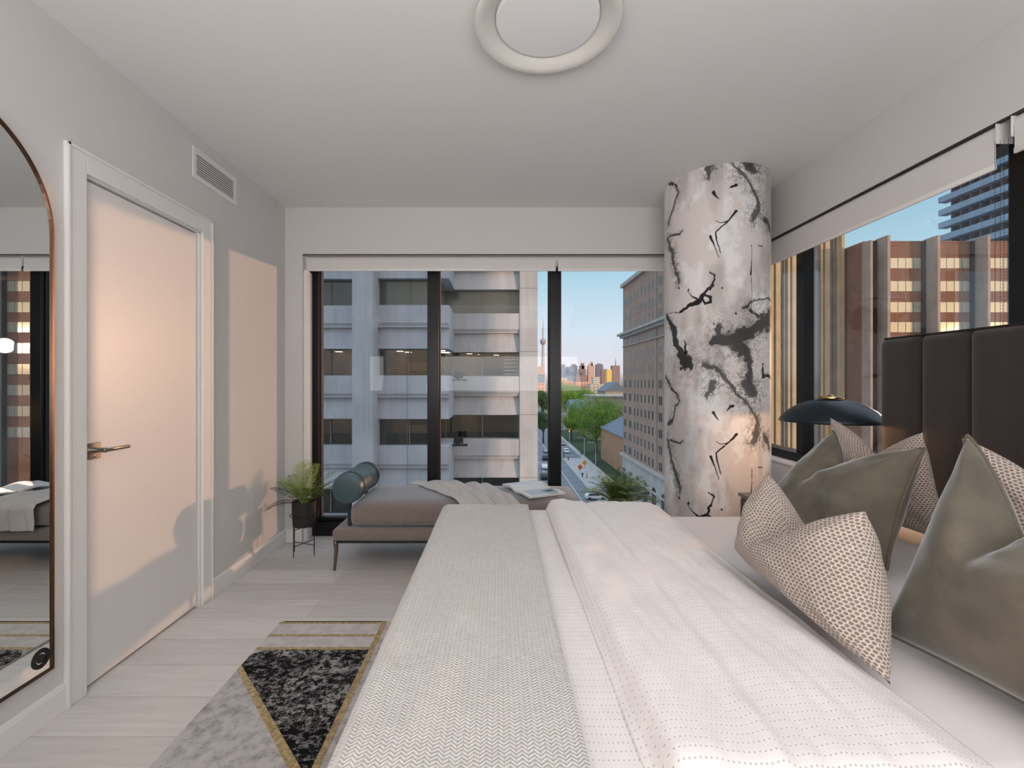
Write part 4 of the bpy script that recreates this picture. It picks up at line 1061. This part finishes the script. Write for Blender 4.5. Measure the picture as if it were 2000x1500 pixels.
# ------------------------------------------------------------------ trees
def leaves_mat(name, a, b_):
    b = NB(name); n = b.noise(.35, 4); b.base(b.mix(b.smooth(n, .3, .7), srgb(a), srgb(b_))); return b.put(.8, 0, .15)
lv = [leaves_mat('leaves_spring', (70, 108, 40), (136, 168, 70)), leaves_mat('leaves_deep', (38, 76, 50), (84, 122, 70))]
bark = mat('bark', (84, 76, 76), .95, var=.2, scale=2)
def tree(base, w_, h, k, label, seed, dens=1.0, clear=.3, grp='street trees below the end window', cat='tree', ls=.55):
    rs = random.Random(seed); t = thing('street_tree', base, label, cat, grp)
    mb = MB(); top = Vector(base)+Vector((0, 0, h*.55)); mb.tube([base, Vector(base)+Vector((0, 0, h*clear)), top], [h*.030, h*.022, h*.008], 8)
    blobs = []
    for i in range(15):
        a = rs.uniform(0, 2*PI); r = rs.uniform(.1, .75)*w_/2; z = rs.uniform(clear+.15, .85)*h
        q = Vector(base)+Vector((r*math.cos(a), r*math.sin(a), z)); blobs.append((q, rs.uniform(.16, .28)*w_))
        mb.tube([Vector(base)+Vector((0, 0, h*clear*rs.uniform(.8, 1.3))), q], [h*.010, h*.003], 5)
    mb.build('trunk', bark, t)
    lf = MB(); N = int(9000*dens)
    for i in range(N):
        c, R = blobs[rs.randrange(15)]
        d = Vector((rs.gauss(0, 1), rs.gauss(0, 1), rs.gauss(0, .75))).normalized()*R*rs.uniform(.45, 1)**.5
        p = c+d; s = ls*rs.uniform(.5, 1.1); u = Vector((rs.gauss(0, 1), rs.gauss(0, 1), rs.gauss(0, 1))).normalized(); v = u.orthogonal().normalized()
        lf.add([p-u*s*.5, p+v*s*.28, p+u*s*.5, p-v*s*.28], [(0, 1, 2, 3)])
    lf.build('foliage', lv[k], t, fix=False)
g = ground(1172, 872)
tree(ground(1164, 885), 25, 20, 0, 'broad spring green tree with a visible forked trunk on the lawn by the hotel', 1, 2.2)
tree(ground(1116, 861), 13, 14, 0, 'bright green tree at the kerb just right of the black mullion', 2, 1.0)
tree(ground(1196, 850), 17, 15, 1, 'thin dark green tree against the brick hotel corner', 3, .35)
tree(ground(1061, 866), 8, 15, 1, 'dark green tree between the concrete building and the black mullion', 4, .8)
tree(ground(1112, 822), 20, 21, 0, 'wide light green tree beyond the kerbside tree', 5, .9, ls=.9)
tree(ground(1060, 824), 13, 22, 1, 'distant green tree below the tall telecom tower', 6, .8, ls=.9)
tree(ground(1140, 812), 34, 18, 0, 'far rounded green tree in front of the salmon building', 7, .8, ls=1.1)
tree(ground(1114, 802), 40, 24, 0, 'furthest light green tree on the left of the skyline', 8, .8, ls=1.4)

# ------------------------------------------------------------------ mid distance and skyline
def bwin_mat(name, wall, win, wx, wz, fx=.55, fz=.5):
    b = NB(name); x, y, z = b.xyz()
    h = b.math('ADD', x, y)
    a = b.math('LESS_THAN', b.math('ABSOLUTE', b.math('SUBTRACT', b.math('FRACT', b.math('DIVIDE', h, wx)), .5)), fx/2)
    c = b.math('LESS_THAN', b.math('ABSOLUTE', b.math('SUBTRACT', b.math('FRACT', b.math('DIVIDE', z, wz)), .5)), fz/2)
    f = b.math('MULTIPLY', a, c); b.base(b.mix(f, srgb(wall), srgb(win))); MATS[name] = b.put(.6, 0, .4); return b.m
def far_block(name, label, px0, px1, ptop, Y, m, depth=None, steps=None, cap=None, grp='downtown skyline blocks', z0=GZ-1):
    a, b_ = at(px0, ptop, Y), at(px1, ptop, Y); d = depth or (b_.x-a.x)
    t = thing(name, ((a.x+b_.x)/2, Y, GZ), label, 'building', grp)
    MB().box(a.x, b_.x, Y, Y+d, z0, a.z).build('shaft', m, t)
    for s in (steps or []):
        c, e = at(s[0], s[2], Y), at(s[1], s[2], Y); MB().box(c.x, e.x, Y+d*.1, Y+d*.8, a.z-1, c.z).build('upper_step', cap or m, t)
    return t
sk = [bwin_mat('skyline_blue', (150, 160, 180), (110, 128, 156), 9, 8), bwin_mat('skyline_grey', (140, 132, 140), (112, 112, 128), 8, 8), bwin_mat('skyline_peach', (226, 186, 160), (160, 140, 140), 10, 9),
      bwin_mat('skyline_brown', (168, 138, 130), (120, 110, 120), 8, 8), bwin_mat('skyline_cream', (220, 204, 188), (150, 150, 160), 12, 9), bwin_mat('skyline_gold', (246, 214, 120), (226, 180, 96), 12, 12)]  # gold entry has the low sun glow in its wall colour
Yk = 2600
far_block('office_tower', 'slate blue tower at the left end of the skyline', 1095, 1104, 712, Yk, sk[0])
far_block('office_tower', 'wide pale blue glass tower left in the skyline', 1104, 1122, 720, Yk+150, sk[0], steps=[(1107, 1116, 716)])
far_block('office_tower', 'grey tower with a curved cap left in the skyline', 1116, 1128, 714, Yk+320, sk[1], steps=[(1118, 1125, 711)])
far_block('office_tower', 'stepped tower with a small pointed top in the skyline middle', 1131, 1145, 721, Yk, sk[3], steps=[(1133, 1143, 714), (1136, 1141, 709)])
far_block('office_tower', 'broad low brown block before the stepped tower', 1125, 1147, 733, Yk-300, sk[3])
far_block('office_tower', 'peach tower with a crown right of the stepped tower', 1149, 1161, 714, Yk, sk[2], steps=[(1152, 1159, 710), (1155, 1158, 706)])
far_block('office_tower', 'tall dark grey tower behind the golden one', 1165, 1178, 712, Yk+200, sk[1], steps=[(1168, 1175, 710)])
far_block('office_tower', 'low brown block with a flat roof left of the golden tower', 1175, 1187, 721, Yk, sk[3])
far_block('office_tower', 'narrow tower coloured gold for the low sun glow', 1185, 1195, 722, Yk-150, sk[5])
sp_ = far_block('office_tower', 'brown tower with a thin black spire at the right of the skyline', 1196, 1211, 714, Yk, sk[3])
q = at(1202.5, 714, Yk+20); MB().tube([(q.x, q.y, q.z-2), (q.x, q.y, q.z+42)], [2.2, .6], 6).build('spire', blk_, sp_)
far_block('office_tower', 'pale cream tower base left of the telecom tower', 1050, 1060, 716, Yk, sk[2], grp='downtown skyline blocks')
far_block('office_tower', 'cream mid rise between the peach and golden towers', 1158, 1172, 736, Yk-500, sk[4])
far_block('office_tower', 'hazy blue block in front of the wide glass tower', 1104, 1120, 733, Yk-500, sk[0])
far_block('office_tower', 'pale block low on the left under the grey capped tower', 1095, 1108, 738, 1500, sk[4])
far_block('office_tower', 'flat blue grey block below the telecom tower', 1050, 1064, 731, 1400, sk[0])
far_block('office_tower', 'long salmon pink block right of the mullion', 1095, 1120, 744, 700, bwin_mat('salmon_facade', (232, 176, 150), (190, 140, 124), 4.5, 4.2), depth=20, grp='salmon blocks beyond the trees')
far_block('office_tower', 'long salmon pink block in the middle with rows of windows', 1124, 1152, 746, 640, MATS['salmon_facade'], depth=20, grp='salmon blocks beyond the trees')
far_block('office_tower', 'beige block right behind the grey gabled roof', 1152, 1214, 750, 600, bwin_mat('beige_facade', (204, 188, 176), (160, 150, 150), 4.5, 4.2), depth=20, grp='salmon blocks beyond the trees')
far_block('office_tower', 'small salmon house block left of the mullion', 1050, 1066, 748, 520, MATS['salmon_facade'], depth=20, grp='salmon blocks beyond the trees')
# communications tower
tt = thing('telecom_tower', (at(1060.5, 745, 3800).x, 3800, GZ), 'very tall slender telecom tower with a round pod on the horizon', 'tower')
cx = at(1060.5, 745, 3800).x; hz = lambda py: EYE+(745-py)/F*3800
tm = mat('tower_concrete_pink', (206, 184, 182), .8)
MB().lathe([(27, GZ), (19, hz(735)), (13, hz(700)), (9, hz(672))], (cx, 3800, 0), 12).build('shaft', tm, tt)
MB().lathe([(8, hz(674)), (19, hz(671)), (24, hz(668)), (24, hz(665.5)), (19, hz(662.5)), (9, hz(661)), (0, hz(661))], (cx, 3800, 0), 24).build('pod', mat('pod_grey', (176, 160, 164), .6), tt)
MB().lathe([(7, hz(661)), (6, hz(642)), (8, hz(642)), (8, hz(640.5)), (3, hz(640)), (2.6, hz(629)), (1.6, hz(629)), (1.2, hz(622)), (0, hz(622))], (cx, 3800, 0), 10).build('antenna', tm, tt)
# gabled hall, low roofs
roof_m = mat('slate_roof', (110, 122, 138), .7, var=.1, scale=.3); stone = mat('sandstone', (176, 160, 146), .8, var=.1, scale=.3)
gh = thing('gabled_hall', (70, 330, GZ), 'stone hall with a grey pointed roof left of the hotel', 'building')
def gable(px0, px1, pe, pr, Y, dep, parent):
    a, b_ = at(px0, pe, Y), at(px1, pe, Y); r = at((px0+px1)/2, pr, Y)
    MB().box(a.x, b_.x, Y, Y+dep, GZ, a.z).build('stone_wall', stone, parent)
    MB().prism([(a.x-.8, a.z), (b_.x+.8, b_.z), (r.x, r.z)], 'y', Y-.6, Y+dep).build('pitched_roof', roof_m, parent)
gable(1182, 1226, 764, 746, 330, 26, gh)
lr = thing('low_hall', (40, 260, GZ), 'low building with a dark sloped glass roof behind the big tree', 'building')
a, b_ = at(1120, 790, 250), at(1168, 790, 250)
MB().box(a.x, b_.x, 250, 275, GZ, a.z-2).build('stone_wall', stone, lr)
MB().prism([(250, a.z-2), (262, a.z+2.2), (275, a.z-2)], 'x', a.x-1, b_.x+1).build('pitched_roof', roof_m, lr)
fh = thing('flat_hall', (60, 215, GZ), 'flat roofed stone wing between the big tree and the hotel', 'building')
MB().box(at(1160, 780, 215).x, 62, 215, 240, GZ, at(1160, 776, 215).z).build('stone_wall', stone, fh)
MB().box(at(1160, 780, 215).x-.5, 62.5, 214.6, 240, at(1160, 776, 215).z, at(1160, 773, 215).z).build('roof_slab', lime, fh)
bh = thing('brick_house', (55, 150, GZ), 'warm brick low rise house beside the hotel behind the tree', 'building')
MB().box(36, 55, 135, 165, GZ, GZ+11).build('brick_wall', concrete_mat('warm_brick', (176, 136, 110), .5), bh)
MB().prism([(36-.5, GZ+11), (55.5, GZ+11), (45, GZ+15.5)], 'y', 134.5, 165).build('pitched_roof', roof_m, bh)
for i in range(4):
    x0 = 36+1.2+i*3.6
    if x0 < 52: MB().box(x0, x0+1.4, 134.95, 135, GZ+2, GZ+4.4).box(x0, x0+1.4, 134.95, 135, GZ+6.5, GZ+8.9).build('window', wn_glass, bh)

# ------------------------------------------------------------------ street furniture, cars, people
def car(p, yaw, m, label, L=4.6):
    t = thing('car', p, label, 'car', 'cars on the street below'); t.rotation_euler = (0, 0, yaw)
    s = L/4.6
    def B(name, mb, mm):
        o = mb.build(name, mm, None, smooth='auto'); o.parent = t; return o
    B('body', MB().prism([(-2.3, .35), (2.3, .35), (2.3, .75), (2.05, .92), (1.1, 1.0), (.45, 1.48), (-1.5, 1.50), (-2.15, 1.0), (-2.3, .9)], 'y', -.88*s, .88*s), m)
    B('side_windows', MB().prism([(-1.9, 1.02), (.95, 1.02), (.40, 1.40), (-1.4, 1.42)], 'y', -.90*s, .90*s), dark_glass)
    B('windscreen', MB().prism([(1.12, 1.01), (.47, 1.46), (.44, 1.40), (1.0, 1.0)], 'y', -.78*s, .78*s), dark_glass)
    for x in (-1.45, 1.45):
        for y in (-.82, .82): B('wheel', MB().lathe([(0, y-.1), (.33, y-.1), (.33, y+.1), (0, y+.1)], (x, 0, .33), 18, axis='y'), blk_)
carw = mat('car_white', (226, 228, 232), .25, var=.01); carg = mat('car_grey', (150, 160, 172), .25, .3, var=.01); card = mat('car_dark', (46, 52, 62), .25, .2, var=.05)
car(ground(1163, 975), 0, carw, 'white car crossing at the junction behind the potted palm')
car(ground(1106, 884), -PI/2, carw, 'white car driving away right of the black mullion')
car(ground(1099, 869), -PI/2, carg, 'grey car further up the street behind the white one')
car(ground(1061, 958), PI/2, carg, 'silver car at the left kerb nearest the concrete building')
car(ground(1062, 935), PI/2, card, 'dark car second in the left lane')
car(ground(1063, 915), PI/2, carw, 'white car third in the left lane')
car(ground(1064, 898), PI/2, card, 'dark car fourth in the left lane')
car(ground(1066, 884), PI/2, carg, 'grey car furthest in the left lane')
def pole_lamp(p, h, label):
    t = thing('street_lamp', p, label, 'street lamp', 'street lamps')
    MB().tube([p, p+Vector((0, 0, h*.96)), p+Vector((-.4, 0, h)), p+Vector((-2.0, 0, h+.1))], [.14, .09, .08, .06], 8).build('pole', mat('pole_grey', (196, 200, 204), .5), t)
    MB().rbox(p.x-2.7, p.x-1.9, p.y-.15, p.y+.15, p.z+h, p.z+h+.16, .05, 1).build('lamp_head', mat('pole_grey', (196, 200, 204), .5), t)
pole_lamp(ground(1163.5, 908), 7.2, 'tall grey street lamp on the pavement by the lawn')
pole_lamp(ground(1141.5, 890), 6.5, 'smaller grey street lamp further up the pavement')
tl = thing('traffic_light', ground(1112, 866), 'yellow traffic light hanging in front of the green tree', 'traffic light')
p = ground(1112, 866)
MB().tube([p, p+Vector((0, 0, 6.2))], .09, 8).build('pole', mat('pole_grey', (196, 200, 204), .5), tl)
MB().rbox(p.x-.35, p.x+.35, p.y-.5, p.y-.1, p.z+5.0, p.z+6.6, .05, 1).build('signal_head', mat('signal_yellow', (226, 178, 40), .5), tl)
MB().lathe([(0, 0), (.14, 0), (.14, .04), (0, .04)], (p.x, p.y-.56, p.z+5.3), 12, axis='y').build('signal_lamp', emit('signal_on', (255, 236, 160), 3), tl)
def sign(px, py, m, label, w_=1.1):
    p = ground(px, py); t = thing('road_sign', p, label, 'road sign', 'orange road work signs')
    MB().tube([p, p+Vector((0, 0, 1.7))], .05, 6).build('post', blk_, t)
    MB().prism([(p.x, p.z+1.0), (p.x+w_*.7, p.z+1.9), (p.x, p.z+2.8), (p.x-w_*.7, p.z+1.9)], 'y', p.y-.08, p.y-.02).build('sign_plate', m, t)
sign(1133, 925, mat('sign_red', (236, 88, 50), .5), 'red orange diamond road work sign on the pavement edge')
sign(1141.5, 916, mat('sign_orange', (240, 156, 40), .5), 'yellow orange diamond road work sign behind the red one')
def walker(px, py, top, leg_, label):
    p = ground(px, py); o = MB()
    o.tube([p+Vector((.09, 0, 0)), p+Vector((.08, 0, .45)), p+Vector((.06, 0, .88))], [.05, .06, .085], 8, 1)
    o.tube([p+Vector((-.09, .1, 0)), p+Vector((-.08, .05, .45)), p+Vector((-.06, 0, .88))], [.05, .06, .085], 8, 1)
    o.tube([p+Vector((0, 0, .85)), p+Vector((0, 0, 1.1)), p+Vector((0, 0, 1.4)), p+Vector((0, 0, 1.5))], [.15, .14, .19, .08], 10, 0)
    for s in (-1, 1): o.tube([p+Vector((s*.19, 0, 1.42)), p+Vector((s*.24, .03, 1.1)), p+Vector((s*.22, -.08, .85))], [.055, .045, .035], 6, 0)
    o.lathe([(0, -.13), (.07, -.10), (.10, 0), (.08, .09), (0, .13)], (p.x, p.y, p.z+1.64), 10, 2)
    tag(o.build('person', [top, leg_, mat('skin_tone', (190, 150, 126), .6)], smooth=True), label, 'person', 'pedestrians on the pavement')
cb_ = mat('cloth_blue', (60, 96, 150), .8); cd_ = mat('cloth_dark', (38, 42, 50), .8); cr_ = mat('cloth_red', (170, 60, 50), .8); cg_ = mat('cloth_pale', (200, 196, 190), .8)
walker(1137.5, 934, cd_, cd_, 'person in dark clothes standing below the red road sign')
walker(1101, 894, cb_, cd_, 'person in a blue top crossing near the mullion')
walker(1110, 901, cr_, cd_, 'person in a red top on the road edge')
walker(1135, 890, cd_, cd_, 'person in dark clothes walking under the smaller street lamp')
walker(1158, 905, cr_, cb_, 'person in a red top beside the tall street lamp')
walker(1167, 909, cb_, cb_, 'person all in blue beside the tall street lamp')
walker(1146, 935, cg_, cr_, 'person in a pale top on the near pavement')
sh_ = tag(MB().build('street_shrub', lv[1]), None) if False else None
